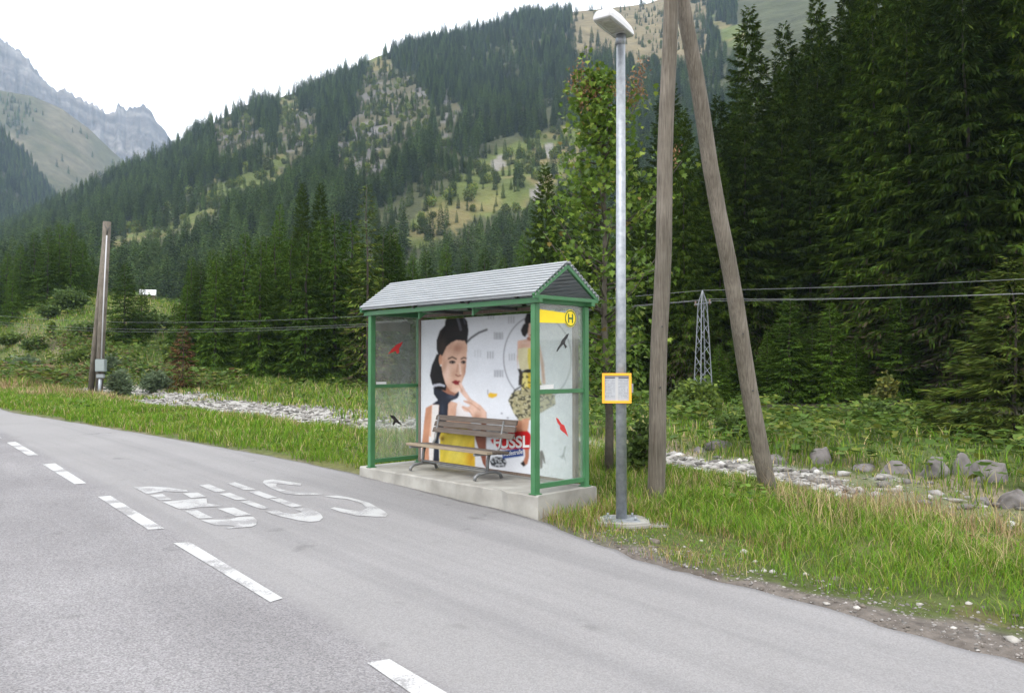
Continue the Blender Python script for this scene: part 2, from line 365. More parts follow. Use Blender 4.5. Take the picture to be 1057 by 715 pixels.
# ------------------------------------------------------------------ mountains
def skyline(pts): 
    xs = [p[0] for p in pts]; ys = [p[1] for p in pts]
    return lambda x: np.interp(x, xs, ys)
class Mountain:
    def __init__(s, pts, Rpts, r0, z0, x0, x1, shape=1.15, amp=.05, seed=1, nc=320, nr=150):
        s.sk = skyline(pts); s.R = lambda x: np.interp(x, [p[0] for p in Rpts], [p[1] for p in Rpts])
        s.r0, s.z0, s.x0, s.x1, s.shape, s.amp, s.seed, s.nc, s.nr = r0, z0, x0, x1, shape, amp, seed, nc, nr
    def z(s, px, r):
        """height at the bearing of photo column px, horizontal distance r"""
        az = np.arctan((px - CX) / F); Rr = s.R(px); v = (r - s.r0) / (Rr - s.r0)
        top = EZ + Rr * np.cos(az) * (375 - s.sk(px)) / F
        vv = np.clip(v, 0, 1); h = s.z0 + (top - s.z0) * (vv ** s.shape)
        back = np.clip(v - 1, 0, None); h = h - (top - s.z0) * back * 1.3
        x = r * np.sin(az); y = r * np.cos(az); w = np.clip(vv * 4, 0, 1) * np.clip((1 - vv) * 6, .12, 1)
        n = (fbm(x / 210, y / 210, s.seed, 5) - .47) + .6 * (np.abs(fbm(x / 120, y / 120, s.seed + 9, 4) - .47) * -2 + .15)
        if s.amp > .1:      # bare crags: ribs and gullies up to the crest
            rb = np.abs(fbm(px * .055, r / 260, s.seed + 3, 5) - .47) * -2 + .2; jag = (fbm(px * .35, r / 70, s.seed + 5, 3) - .44)
            return h + np.clip(vv * 3, 0, 1) * (top - s.z0) * (.10 * rb * np.clip((1 - vv) * 8, .25, 1) + .035 * jag) + w * s.amp * .5 * (top - s.z0) * n
        return h + w * s.amp * (top - s.z0 + 60) * n
    def pos(s, px, r):
        az = np.arctan((px - CX) / F); return r * np.sin(az), r * np.cos(az), s.z(px, r)
    def mesh(s, name, mat, colf):
        a = np.linspace(math.atan((s.x0 - CX) / F), math.atan((s.x1 - CX) / F), s.nc); px = CX + F * np.tan(a)
        v = np.concatenate([np.linspace(0, 1, s.nr), np.linspace(1.03, 1.5, 12)])
        P, Vv = np.meshgrid(px, v, indexing='ij'); r = s.r0 + Vv * (s.R(P) - s.r0)
        X, Y, Z = s.pos(P, r); Z[:, 0] -= 45; C = colf(X, Y, Z, P, Vv)
        me = arr_mesh(name, np.stack([X, Y, Z], -1).reshape(-1, 3), [grid_faces(*X.shape)[:, ::-1]], C.reshape(-1, 3), True)
        return tag(link_mesh(name, me, mat), kind='structure')
MT = attr_mat('mountain_side', .95, 0, .1, .045, .45, 1, 2.5, bscale=.12)
MAIN = Mountain([(-500, 350), (-200, 322), (0, 247), (60, 214), (120, 180), (178, 152), (204, 133), (252, 106), (289, 98), (323, 87), (359, 70), (387, 56), (459, 32), (499, 28), (538, 12), (594, 9), (640, 4), (670, 0), (720, -16), (800, -50), (1000, -110), (1500, -150)],
                [(-500, 700), (0, 800), (200, 860), (400, 950), (600, 1150), (700, 1250), (1500, 1100)], 240, 9, -420, 1250, 1.12, .055, 11, 420, 190)
SPUR = Mountain([(-500, -40), (-200, 30), (-60, 90), (0, 134), (25, 160), (50, 195), (75, 222), (110, 246), (200, 300)], [(-500, 1300), (200, 1500)], 700, 10, -420, 190, 1.1, .04, 23, 120, 90)
ALP = Mountain([(-500, 20), (-200, 50), (0, 92), (30, 97), (60, 110), (90, 132), (115, 156), (135, 172), (170, 205), (300, 290)], [(-500, 2000), (300, 2100)], 1200, 20, -420, 290, 1.1, .04, 37, 140, 90)
ROCK = Mountain([(-500, -190), (-200, -70), (0, 38), (12, 48), (25, 58), (45, 82), (56, 94), (62, 91), (68, 90), (76, 98), (90, 105), (100, 111), (110, 117), (116, 114), (119, 104), (123, 105), (127, 114), (131, 109), (138, 107), (147, 106), (153, 114), (160, 124), (168, 134), (178, 144), (200, 170), (330, 260)],
                [(-500, 2800), (330, 3000)], 1900, 60, -420, 320, 1.3, .15, 53, 560, 200)
CLEAR = dict(grass=[[(85, 258), (150, 236), (200, 208), (240, 182), (285, 160), (298, 172), (262, 192), (235, 203), (200, 228), (150, 253)],
                    [(412, 252), (426, 218), (466, 194), (498, 164), (545, 144), (600, 128), (608, 150), (578, 192), (552, 207), (520, 218), (480, 232), (440, 254)],
                    [(598, 14), (640, 8), (700, -12), (722, 30), (702, 56), (660, 64), (630, 40)], [(738, 22), (768, 30), (762, 46), (742, 44)],
                    [(378, 58), (398, 46), (402, 78), (386, 92)], [(286, 92), (302, 84), (306, 130), (292, 150)]],
             rock=[[(222, 132), (262, 118), (272, 140), (255, 165), (225, 165)], [(288, 160), (298, 122), (324, 106), (333, 125), (320, 160), (297, 170)],
                   [(342, 160), (366, 118), (374, 82), (400, 70), (428, 85), (442, 110), (418, 150), (382, 182), (350, 177)], [(448, 126), (468, 98), (478, 126), (462, 154)]],
             stream=[[(562, 150), (570, 148), (572, 156), (564, 164), (560, 158)], [(548, 206), (553, 190), (562, 186), (558, 200), (552, 212)], [(508, 168), (520, 160), (523, 170), (510, 178)]],
             young=[[(330, 292), (350, 250), (400, 210), (460, 165), (522, 150), (498, 166), (470, 190), (430, 215), (410, 260), (425, 300)]])
def zone(PX, PY, key, jit=7):
    n1 = (vnoise(PX / 11, PY / 11, 71) - .5) * 2 * jit + (vnoise(PX / 4, PY / 4, 73) - .5) * jit; n2 = (vnoise(PX / 11, PY / 11, 72) - .5) * 2 * jit + (vnoise(PX / 4, PY / 4, 74) - .5) * jit
    m = np.zeros(np.shape(PX), bool)
    for p in CLEAR[key]: m |= inpoly(PX + n1, PY + n2, p)
    return m
def main_col(X, Y, Z, P, V):
    PX, PY = proj(X, Y, Z); C = np.empty(X.shape + (3,)); C[...] = (.055, .06, .03)
    n = fbm(X / 30, Y / 30, 5)[..., None]; n2 = fbm(X / 14, Y / 14, 8)[..., None]
    g = zone(PX, PY, 'grass') & (V < 1); k = zone(PX, PY, 'rock', 11) & (V < 1); s = zone(PX, PY, 'stream', 2)
    C = np.where(g[..., None], np.array((.085, .105, .03)) * (1 - sstep(.4, .6, n)) + np.array((.145, .125, .055)) * sstep(.4, .6, n), C)
    C = np.where(k[..., None], np.array((.085, .078, .045)) * (1 - sstep(.46, .62, n2)) + np.array((.112, .106, .10)) * sstep(.46, .62, n2), C)
    C = np.where(s[..., None], np.array((.19, .18, .16)), C)
    top = ((PX > 585) & (PX < 730) & (PY < 66))
    return np.where(top[..., None], np.array((.14, .115, .065)) * (.85 + .4 * n), C)
MAIN.mesh('mountain_slope', MT, main_col)
SPUR.mesh('wooded_spur', MT, lambda X, Y, Z, P, V: np.broadcast_to(np.array((.05, .055, .03)), X.shape + (3,)).copy())
def alp_col(X, Y, Z, P, V):
    n = fbm(X / 90, Y / 90, 6)[..., None]; return np.array((.07, .068, .036)) * (1 - sstep(.4, .6, n)) + np.array((.115, .10, .065)) * sstep(.4, .6, n)
ALP.mesh('alpine_meadow_hill', MT, alp_col)
def rock_col(X, Y, Z, P, V):
    n = fbm(X / 120 + Z / 90, Y / 120 + Z / 40, 14)[..., None]; n2 = fbm(P * .12, Z / 25, 15)[..., None]
    C = np.array((.10, .09, .09)) * (1 - sstep(.38, .6, n)) + np.array((.195, .178, .172)) * sstep(.38, .6, n)
    C = C * (.75 + .5 * n2); lo = sstep(.62, .45, V)[..., None] * sstep(.4, .55, n2)
    return C * (1 - lo) + np.array((.085, .08, .05)) * lo
ROCK.mesh('rocky_mountain_range', attr_mat('rock_face', .95, 0, .1, .03, .4, 1, 10, bscale=.05), rock_col)

# ------------------------------------------------------------------ spruces
BARK = pmat('spruce_bark', (.04, .03, .023), (.075, .06, .05), 6, .9, bmp=.6, bdist=.03, stretch=(3, 3, .6))
def spruce_crown(seed, Ht, Rm, z0, whorl, nb, nspray, sl, sw, base_col, droop=1.0, power=.8, dead=0.0, hang=0.0):
    g = np.random.default_rng(seed); P0 = []; D = []; Pp = []; Ln = []; Wd = []; Cc = []
    z = z0; k = 0
    while z < Ht - .15:
        f = (z - z0) / (Ht - z0); l0 = Rm * ((1 - f) ** power) * (.6 + .4 * min(1, f * 6 + .35)) + .12
        n = max(3, int(round(nb * (1 - .45 * f))))
        for i in range(n):
            az = k * 2.399 + i * 2 * pi / n + g.normal(0, .25); l = l0 * g.uniform(.62, 1.12); zz = z + g.normal(0, whorl * .3)
            a0 = -.12 + .75 * f ** 1.5 + g.normal(0, .09); dr = droop * (.35 + .25 * (1 - f))
            ns = max(3, int(nspray * (l / Rm) ** .8 + 1)); u = np.sqrt(g.uniform(.02, 1, ns)); ca, sa = cos(az), sin(az)
            hz = l * (a0 * u - dr * u ** 2 + .28 * u ** 3.2); side = g.choice([-1., 1.], ns) * g.uniform(.2, 1, ns)
            wv = .30 * l * np.sin(np.clip(u, 0, 1) * pi * .9) * side * g.uniform(0, 1, ns) * .6
            bx = ca * l * u - sa * wv; by = sa * l * u + ca * wv
            P0.append(np.stack([bx, by, zz + hz - np.abs(wv) * .25], 1))
            ang = az + side * g.uniform(.3, 1.15, ns); dn = -g.uniform(.1, .75, ns) * (.4 + .6 * (1 - f)) * droop
            tip = u > .9; ang = np.where(tip, az + g.normal(0, .3, ns), ang); dn = np.where(tip, g.uniform(-.25, .2, ns) + .3 * f, dn)
            if hang: hg = (g.uniform(0, 1, ns) < hang) & ~tip; dn = np.where(hg, -g.uniform(.9, 2.2, ns), dn)
            d = np.stack([np.cos(ang), np.sin(ang), dn], 1); d /= np.linalg.norm(d, axis=1)[:, None]; D.append(d)
            pr = np.cross(d, np.stack([g.normal(0, .45, ns), g.normal(0, .45, ns), np.ones(ns)], 1)); pr /= np.linalg.norm(pr, axis=1)[:, None] + 1e-6; Pp.append(pr)
            ll = sl * g.uniform(.55, 1.25, ns) * (.45 + .55 * min(1, l / (Rm * .7))); Ln.append(ll); Wd.append(sw * g.uniform(.6, 1.3, ns) * (.6 + .4 * min(1, l / (Rm * .7))))
            c = np.array(base_col)[None, :] * (g.uniform(.55, 1.5, (ns, 1)) * g.uniform(.8, 1.2)) * np.stack([g.uniform(.85, 1.25, ns), np.ones(ns), g.uniform(.7, 1.1, ns)], 1)
            if dead and f < dead: c = np.where((g.uniform(0, 1, (ns, 1)) < .55 * (1 - f / dead)), np.array((.055, .045, .03)) * g.uniform(.6, 1.4, (ns, 1)), c)
            Cc.append(c)
        z += whorl * g.uniform(.8, 1.2) * (1 - .35 * f); k += 1
    P0, D, Pp = np.concatenate(P0), np.concatenate(D), np.concatenate(Pp); Ln, Wd = np.concatenate(Ln)[:, None], np.concatenate(Wd)[:, None]; Cc = np.concatenate(Cc)
    sag = np.array([0, 0, -1.0]) * Ln * .10
    V = np.stack([P0, P0 + D * Ln * .45 + Pp * Wd / 2, P0 + D * Ln + sag, P0 + D * Ln * .55 - Pp * Wd / 2 + sag * .3], 1).reshape(-1, 3)
    n = len(P0); fq = np.arange(n * 4).reshape(n, 4); fr = np.concatenate([fq[:, [0, 1, 2]], fq[:, [0, 2, 3]]])
    return V, fr, np.repeat(Cc, 4, 0)
def trunk_mesh(name, Ht, r, seed=0):
    mb = MB(); g = random.Random(seed); mb.tube([(g.uniform(-.03, .03) * k, g.uniform(-.03, .03) * k, -.4 + (Ht + .2) * k / 6) for k in range(7)], [r * (1.25 if k == 0 else 1) * (1 - k / 6.3) + .01 for k in range(7)], 8)
    me = bpy.data.meshes.new(name); me.from_pydata(mb.v, [], mb.f); me.polygons.foreach_set('use_smooth', [True] * len(me.polygons)); me.materials.append(BARK); return me
NEEDLE = attr_mat('spruce_needles', .85, .36, .05, transl=.15)
def crown_mesh(name, *a, **k):
    V, f, C = spruce_crown(*a, **k); me = arr_mesh(name, V, [f], C); me.materials.append(NEEDLE); return me
DK = (.040, .072, .010); MD = (.056, .108, .015); LT = (.085, .125, .024); FARC = (.064, .108, .033)
# kinds: (crown mesh, trunk mesh, height)
K = {}
for i in range(4): K['tall%d' % i] = (crown_mesh('crown_tall', 100 + i, 27, 3.4 + .3 * (i % 2), .5 + .4 * i, .34, 8, 150, .52, .10, DK, dead=.3, power=.7, hang=.42), trunk_mesh('trunk_tall', 22, .15, i), 27)
for i in range(4): K['mid%d' % i] = (crown_mesh('crown_mid', 200 + i, 15, 2.7 + .25 * (i % 2), .35, .30, 8, 60, .55, .12, MD, power=.85, hang=.2), trunk_mesh('trunk_mid', 15, .17, i), 15)
K['thin0'] = (crown_mesh('crown_thin', 301, 17, 2.0, 1.5, .42, 7, 20, .6, .12, LT, power=.7, dead=.5), trunk_mesh('trunk_thin', 17, .16, 5), 17)
K['young0'] = (crown_mesh('crown_young', 302, 6, 2.1, .05, .2, 9, 60, .42, .075, LT, power=.95, droop=.6), trunk_mesh('trunk_young', 5.2, .05, 6), 6)
K['brown0'] = (crown_mesh('crown_brown', 303, 5, 1.2, .6, .25, 7, 24, .4, .08, (.11, .065, .038), power=.8), trunk_mesh('trunk_brown', 5, .07, 7), 5)
def pick0(n, g): return np.array([(.10, .145, .03), (.15, .165, .035), (.075, .12, .03)])[g.integers(0, 3, n)] * g.uniform(.7, 1.3, (n, 1))
NEEDLE2 = attr_mat('far_needles', .85, .5, .05, transl=.15)
def far_mesh(*a, **k):
    me = crown_mesh(*a, **k); me.materials.clear(); me.materials.append(NEEDLE2); return me
LOD = [far_mesh('far_spruce', 400 + i, 19, 2.5 + .3 * i, .3, .6, 7, 20, 1.05, .34, tuple(c * (1, 1.25, .85)[i] for c in FARC), power=.8) for i in range(3)]
def spruce(kind, x, y, h, label, group=None, wide=1.0, rz=None, name='spruce_tree', dz=0.0):
    cm, tm, H0 = K[kind]; e = empty(name, (x, y, gz(x, y) - .05 + dz), random.uniform(0, 6.28) if rz is None else rz)
    k = h / H0; e.scale = (k * wide, k * wide, k)
    link_mesh('crown', cm, None, e); link_mesh('trunk', tm, None, e)
    tag(e, label, 'tree', group); return e
def by_px(px, D): return (px - CX) / F * D, D
def spruce_px(kind, px, ytop, D, label, group=None, wide=1.0, name='spruce_tree'):
    x, y = by_px(px, D); z = gz(x, y); h = EZ + (375 - ytop) / F * D - z
    return spruce(kind, x, y, h, label, group, wide, name=name)
NTREE = 0
ORD = 'first second third fourth fifth sixth seventh eighth ninth tenth eleventh twelfth thirteenth fourteenth fifteenth'.split()
# forest wall on the right
GR = 'spruces of the dark forest wall on the right'
front = [(706, 108, 47, 'slim dark spruce at the left end of the forest wall, beside the leaning pole'), (742, 96, 52, None), (776, 2, 56, 'tall pointed spruce whose tip stands against the hillside, first right of the leaning poles'),
         (812, 18, 58, 'narrow spruce with its tip just below the frame, second in from the leaning poles'), (846, -12, 54, None), (878, -20, 50, None), (905, -60, 47, None), (940, -70, 44, None), (968, -90, 46, None), (1000, -120, 41, None), (1034, -110, 43, None), (1070, -150, 40, None), (1110, -150, 42, None), (1160, -150, 40, None)]
for i, (px, yt, D, lb) in enumerate(front):
    spruce_px('tall%d' % (i % 4), px, yt, D, lb or 'tall dark front row spruce of the forest wall, %s from its left end' % ORD[i], GR, .95 + .25 * random.random()); NTREE += 1
for row, (D0, n) in enumerate(((50, 14), (58, 16), (68, 16), (80, 16))):
    for i in range(n):
        px = 690 + (i + random.uniform(.1, .9)) * 500 / n; D = D0 + random.uniform(-4, 4)
        x, y = by_px(px, D); s_, t_ = st(x, y)
        lim = np.interp(px, [690, 730, 775, 800, 850, 900], [185, 130, 70, 60, 20, -60]); yt = lim + random.uniform(0, 60); h = EZ + (375 - yt) / F * D - gz(x, y); h = min(h, 33 + random.uniform(-3, 2))
        spruce('tall%d' % random.randrange(4), x, y, h, 'dark spruce standing deeper inside the forest wall on the right', 'spruces deeper in the right forest', .9 + .3 * random.random()); NTREE += 1
spruce_px('tall1', 690, 70, 75, 'spruce rising between the two bare leaning poles behind the maple', GR, 1); spruce_px('tall2', 655, 150, 70, 'dark spruce hidden behind the lamp pole and maple', GR, 1)
spruce_px('young0', 1046, 262, 27, 'young bright green spruce at the right edge of the picture', None, 1.25)
spruce_px('young0', 962, 404, 30, 'tiny spruce bush in front of the dark forest', None, 1.6)
for i, px in enumerate((742, 765, 792, 815, 838, 858, 884, 905, 930, 972, 996, 1015, 1075)):
    spruce_px('mid%d' % (i % 4), px, (352, 325, 340, 300, 330, 310, 345, 322, 300, 335, 300, 340, 290)[i], 41 + (i * 7 % 5) * .8, 'low dark spruce at the shady foot of the forest wall, %s from the left' % ORD[i], 'low spruces along the foot of the forest wall', 1.5)
# group across the stream, left of the shelter
GM = 'spruces of the clump left of the bus shelter'
mid = [(192, 292, 62), (206, 268, 64), (222, 262, 60), (238, 250, 66), (252, 238, 62), (268, 244, 58), (284, 232, 64), (300, 240, 60), (316, 236, 57), (330, 226, 62), (345, 216, 58), (362, 222, 60), (394, 232, 60), (408, 246, 64), (180, 310, 70)]
for i, (px, yt, D) in enumerate(sorted(mid)):
    spruce_px('mid%d' % (i % 4), px, yt, D, 'mid green spruce at the front of the clump beside the shelter, %s from left' % ORD[i], GM, 1.0 + .25 * random.random()); NTREE += 1
for i in range(18):
    px = random.uniform(196, 410); D = random.uniform(64, 80); spruce_px('mid%d' % (i % 4), px, random.uniform(245, 285) - 15 * (px > 250), D, 'half hidden spruce behind the front row of the clump left of the shelter', 'spruces hidden in the clump left of the shelter', 1.1); NTREE += 1
spruce_px('tall0', 311, 186, 78, 'left of two dark spruce tops rising highest from the clump left of the shelter', GM, .95); spruce_px('tall3', 330, 186, 80, 'right of two dark spruce tops rising highest from the clump left of the shelter', GM, .95)
spruce_px('thin0', 379, 186, 54, 'thin tall spruce with a bare visible trunk just left of the shelter roof', GM, 1.0); spruce_px('mid1', 288, 208, 74, 'slim dark spruce tip left of the two highest tops', GM, .8)
spruce_px('brown0', 189, 334, 50, 'dying rust brown young spruce at the left foot of the clump', None, 1.0)
for i, (px, yt, D) in enumerate(((402, 236, 62), (425, 262, 70), (440, 256, 84), (460, 250, 82), (480, 262, 86), (500, 254, 84), (520, 262, 80), (540, 240, 78))):
    spruce_px('mid%d' % random.randrange(4), px, yt, D, 'dark spruce top showing above the shelter roof, %s from the left' % ORD[i], 'spruces behind the shelter roof', 1); NTREE += 1
spruce_px('tall2', 563, 165, 60, 'large dark spruce between the shelter roof and the maple', None, 1.1); spruce_px('mid2', 585, 190, 66, 'dark spruce close behind the maple, left of the lamp pole', None, 1.2)
spruce_px('tall1', 612, 205, 62, 'dark spruce behind the maple stem', None, 1.1); spruce_px('mid0', 640, 230, 48, 'dark spruce behind the lamp pole at the forest edge', None, 1.3); spruce_px('tall3', 668, 180, 52, 'dark spruce directly behind the upright bare pole', None, 1.1)
# left group on the mound
GL = 'spruces on the rise at the left edge'
for i, (px, yt, D) in enumerate(sorted(((-14, 262, 96), (6, 258, 98), (20, 250, 100), (34, 238, 98), (48, 232, 96), (60, 228, 99), (72, 229, 97), (84, 244, 100), (12, 276, 90), (40, 262, 104), (94, 262, 104), (-30, 250, 100)))):
    spruce_px('mid%d' % (i % 4), px, yt, D, 'dark spruce on the rise at the left edge, %s from the left' % ORD[i], GL, 1.15); NTREE += 1
spruce_px('mid3', 128, 268, 72, 'broad dark spruce standing alone right of the wooden meter pole', None, 1.35); spruce_px('mid1', 146, 292, 76, 'shorter spruce beside the broad one right of the meter pole', None, 1.2)

# trees on the mountain: the nearest ones as single trees, the rest as one mass
def scatter(mt, n, x0, x1, v0, v1, dens, hmin, hmax, seed):
    g = np.random.default_rng(seed); u = g.uniform(0, 1, n); a = np.arctan((x0 - CX) / F) + u * (np.arctan((x1 - CX) / F) - np.arctan((x0 - CX) / F)); px = CX + F * np.tan(a)
    Rr = mt.R(px); ra = mt.r0 + v0 * (Rr - mt.r0); rb = mt.r0 + v1 * (Rr - mt.r0); r = np.sqrt(ra ** 2 + g.uniform(0, 1, n) * (rb ** 2 - ra ** 2))
    X, Y, Z = mt.pos(px, r); PX, PY = proj(X, Y, Z); keep = g.uniform(0, 1, n) < dens(X, Y, Z, PX, PY); h = g.uniform(hmin, hmax, n) * (1 - .25 * ((r - mt.r0) / (Rr - mt.r0)))
    return X[keep], Y[keep], Z[keep], h[keep], PX[keep], PY[keep]
def d_main(X, Y, Z, PX, PY):
    d = np.where(fbm(X / 26, Y / 26, 91) > .37, 1., .22) * np.where(fbm(X / 70 + 3, Y / 70, 97) > .40, 1., .55); gm = zone(PX, PY, 'grass'); rm = zone(PX, PY, 'rock')
    d = np.where(gm, np.where(PY < 66, .04, .30), d); d = np.where(rm, .22 + .45 * (fbm(X / 20, Y / 20, 95) > .48), d); d = np.where((PX > 590) & (PX < 730) & (PY < 62) & (PY > 2), np.where(PX > 655, .25, .06), d)
    d = np.where(zone(PX, PY, 'stream', 2), 0, d); return d
X, Y, Z, Hh, PX, PY = scatter(MAIN, 29000, -400, 900, .02, 1.0, d_main, 10, 26, 5)
yg = zone(PX, PY, 'young'); Hh = np.where(yg, Hh * .55, Hh); inz = zone(PX, PY, 'grass') | zone(PX, PY, 'rock'); tpx = F / np.hypot(X, Y); cut = np.ones(len(Hh))
for f_ in (1, .85, .7, .55, .4, .28): cut = np.where(~inz & (zone(PX, PY - Hh * tpx * f_, 'grass') | (zone(PX, PY - Hh * tpx * f_, 'rock') & (RNG.uniform(0, 1, len(Hh)) < .6))), f_ - .08, cut)
Hh = np.where(inz, Hh * RNG.uniform(.2, .7, len(Hh)), Hh * cut)
vis = (PX < 760); X, Y, Z, Hh = X[vis], Y[vis], Z[vis], Hh[vis]
o = np.argsort(np.hypot(X, Y) + 1e5 * (PX[vis] < 0)); X, Y, Z, Hh = X[o], Y[o], Z[o], Hh[o]
# leave the ground behind the valley trees free of overlap: first 110 as individuals
NI = 110; protos = []
for i in range(NI):
    e = link_mesh('spruce_tree', LOD[i % 3]); e.location = (X[i], Y[i], Z[i] - .4); k = Hh[i] / 19; e.scale = (k, k, k); e.rotation_euler.z = random.uniform(0, 6.28)
    tag(e, 'distant spruce at the foot of the wooded mountain side', 'tree', 'nearest spruces on the mountain foot')
    if i < 3: protos.append(e)
gb = np.random.default_rng(71); nbh = 420; pb = gb.normal(0, 1, (nbh, 3)); pb /= np.linalg.norm(pb, axis=1)[:, None]; pb = pb * gb.uniform(.5, 1, (nbh, 1)) * [2.1, 2.1, 2.4] * (1 + .3 * (vnoise(pb[:, 0] * 2 + 5, pb[:, 1] * 2 + pb[:, 2], 3)[:, None] - .5)) + [0, 0, 2.4]
dbs = gb.normal(0, 1, (nbh, 3)); dbs /= np.linalg.norm(dbs, axis=1)[:, None]; qbs = np.cross(dbs, gb.normal(0, 1, (nbh, 3))); qbs /= np.linalg.norm(qbs, axis=1)[:, None]
bushm = arr_mesh('slope_bush', np.stack([pb, pb + dbs * .35 + qbs * .22, pb + dbs * .7, pb + dbs * .35 - qbs * .22], 1).reshape(-1, 3), [np.arange(4 * nbh).reshape(nbh, 4)], np.repeat(pick0(nbh, gb), 4, 0)); bushm.materials.append(NEEDLE2)
def d_bush(X, Y, Z, PX, PY): return np.where(zone(PX, PY, 'grass', 16) & (PY > 70), .28, np.where(zone(PX, PY, 'rock', 16), .35, .05 * (fbm(X / 40, Y / 40, 17) > .5)))
bx_ = scatter(MAIN, 7000, 60, 700, .05, .98, d_bush, 3, 8, 19)
be = link_mesh('slope_bush', bushm); be.location = (bx_[0][0], bx_[1][0], bx_[2][0] - .3); be.scale = (bx_[3][0] / 5,) * 3; tag(be, 'round yellowish bush among the grass clearings of the mountain side', 'bush', 'bushes on the mountain side'); protos.append(be)
pts = [np.stack([X[NI:], Y[NI:], Z[NI:] - .4, Hh[NI:]], 1)]
for mt, n, x0, x1, dn, seed in ((SPUR, 9000, -410, 190, lambda X, Y, Z, PX, PY: np.ones_like(X), 6), (ALP, 4200, -410, 180, lambda X, Y, Z, PX, PY: np.where(fbm(X / 110, Y / 110, 77) > .50, .85, .04) * (PY > 96), 8)):
    a = scatter(mt, n, x0, x1, .1, 1, dn, 14, 24, seed); pts.append(np.stack([a[0], a[1], a[2] - .4, a[3]], 1))
nsp = sum(len(a) for a in pts); pts.append(np.stack([bx_[0][1:], bx_[1][1:], bx_[2][1:] - .3, bx_[3][1:] * 19 / 5], 1)); pts = np.concatenate(pts); n = len(pts); vv_ = RNG.integers(0, 3, n); vv_[nsp:] = 3
me = bpy.data.meshes.new('mountain_forest'); me.vertices.add(n); me.vertices.foreach_set('co', pts[:, :3].astype(np.float32).ravel())
for nm, ty, dat in (('scl', 'FLOAT', (pts[:, 3] / 19).astype(np.float32)), ('rot', 'FLOAT', RNG.uniform(0, 6.28, n).astype(np.float32)), ('var', 'INT', vv_.astype(np.int32))):
    me.attributes.new(nm, ty, 'POINT').data.foreach_set('value', dat)
me.update(); fo = tag(link_mesh('mountain_forest', me), 'dark spruce forest covering the mountain sides in the background', 'forest', kind='stuff')
ng = bpy.data.node_groups.new('forest_points', 'GeometryNodeTree'); ng.interface.new_socket('Geometry', in_out='INPUT', socket_type='NodeSocketGeometry'); ng.interface.new_socket('Geometry', in_out='OUTPUT', socket_type='NodeSocketGeometry')
gi = ng.nodes.new('NodeGroupInput'); go = ng.nodes.new('NodeGroupOutput'); jn = ng.nodes.new('GeometryNodeJoinGeometry'); ng.links.new(jn.outputs[0], go.inputs[0])
def named(nm, ty): a = ng.nodes.new('GeometryNodeInputNamedAttribute'); a.data_type = ty; a.inputs[0].default_value = nm; return a.outputs[0]
cx_ = ng.nodes.new('ShaderNodeCombineXYZ'); ng.links.new(named('rot', 'FLOAT'), cx_.inputs[2]); sclo = named('scl', 'FLOAT'); varo = named('var', 'INT')
m2p = ng.nodes.new('GeometryNodeMeshToPoints'); ng.links.new(gi.outputs[0], m2p.inputs[0])
for i in range(4):
    oi = ng.nodes.new('GeometryNodeObjectInfo'); oi.inputs['Object'].default_value = protos[i]; oi.inputs['As Instance'].default_value = True; oi.transform_space = 'ORIGINAL'
    cp = ng.nodes.new('FunctionNodeCompare'); cp.data_type = 'INT'; cp.operation = 'EQUAL'; ng.links.new(varo, cp.inputs[2]); cp.inputs[3].default_value = i
    ip = ng.nodes.new('GeometryNodeInstanceOnPoints'); ng.links.new(m2p.outputs[0], ip.inputs['Points']); ng.links.new(cp.outputs[0], ip.inputs['Selection'])
    ng.links.new(oi.outputs['Geometry'], ip.inputs['Instance']); ng.links.new(cx_.outputs[0], ip.inputs['Rotation']); ng.links.new(sclo, ip.inputs['Scale']); ng.links.new(ip.outputs[0], jn.inputs[0])
md = fo.modifiers.new('trees', 'NODES'); md.node_group = ng

# ------------------------------------------------------------------ loose foliage: blades and leaves
def blades(name, X, Y, h, w, C, lean, mat, seed=1, z=None, droop=.35):
    g = np.random.default_rng(seed); n = len(X); Z = (ground(X, Y) if z is None else z) - .02
    a = g.uniform(0, 2 * pi, n); d = np.stack([np.cos(a), np.sin(a), np.zeros(n)], 1); p = np.stack([-np.sin(a), np.cos(a), np.zeros(n)], 1)
    b = np.stack([X, Y, Z], 1); L = (lean * g.uniform(.3, 1.5, n) * h)[:, None]; up = np.array([0, 0, 1.]); hh = h[:, None]; ww = (w * .5)[:, None]
    m = b + up * hh * .55 + d * L * .35; t = b + up * hh * (1 - droop * lean * .6)[:, None] + d * L * 1.1
    V = np.stack([b - p * ww, b + p * ww, m - p * ww * .8, m + p * ww * .8, t], 1).reshape(-1, 3)
    i = np.arange(n) * 5; f4 = np.stack([i, i + 1, i + 3, i + 2], 1); f3 = np.stack([i + 2, i + 3, i + 4], 1)
    return link_mesh(name, arr_mesh(name, V, [f4, f3], np.repeat(C, 5, 0)), mat)
GRASSM = attr_mat('grass_blades', .7, 0, .12, transl=.3)
def pick(n, cols, wts, g, jit=.25):
    c = np.array(cols)[g.choice(len(cols), n, p=np.array(wts) / sum(wts))]; return c * g.uniform(1 - jit, 1 + jit, (n, 1))
GREEN, YEL, STRAW, RED, DEEP = (.112, .225, .016), (.20, .25, .035), (.40, .32, .17), (.27, .16, .095), (.085, .14, .028)
BW = 3.33
def not_built(X, Y):
    s, t = st(X, Y); return ~((s > 6.2) & (s < 9.85) & (t > 6.35) & (t < 7.6)) & ~((np.abs(X - 1.23) < .26) & (np.abs(Y - 8.97) < .26))
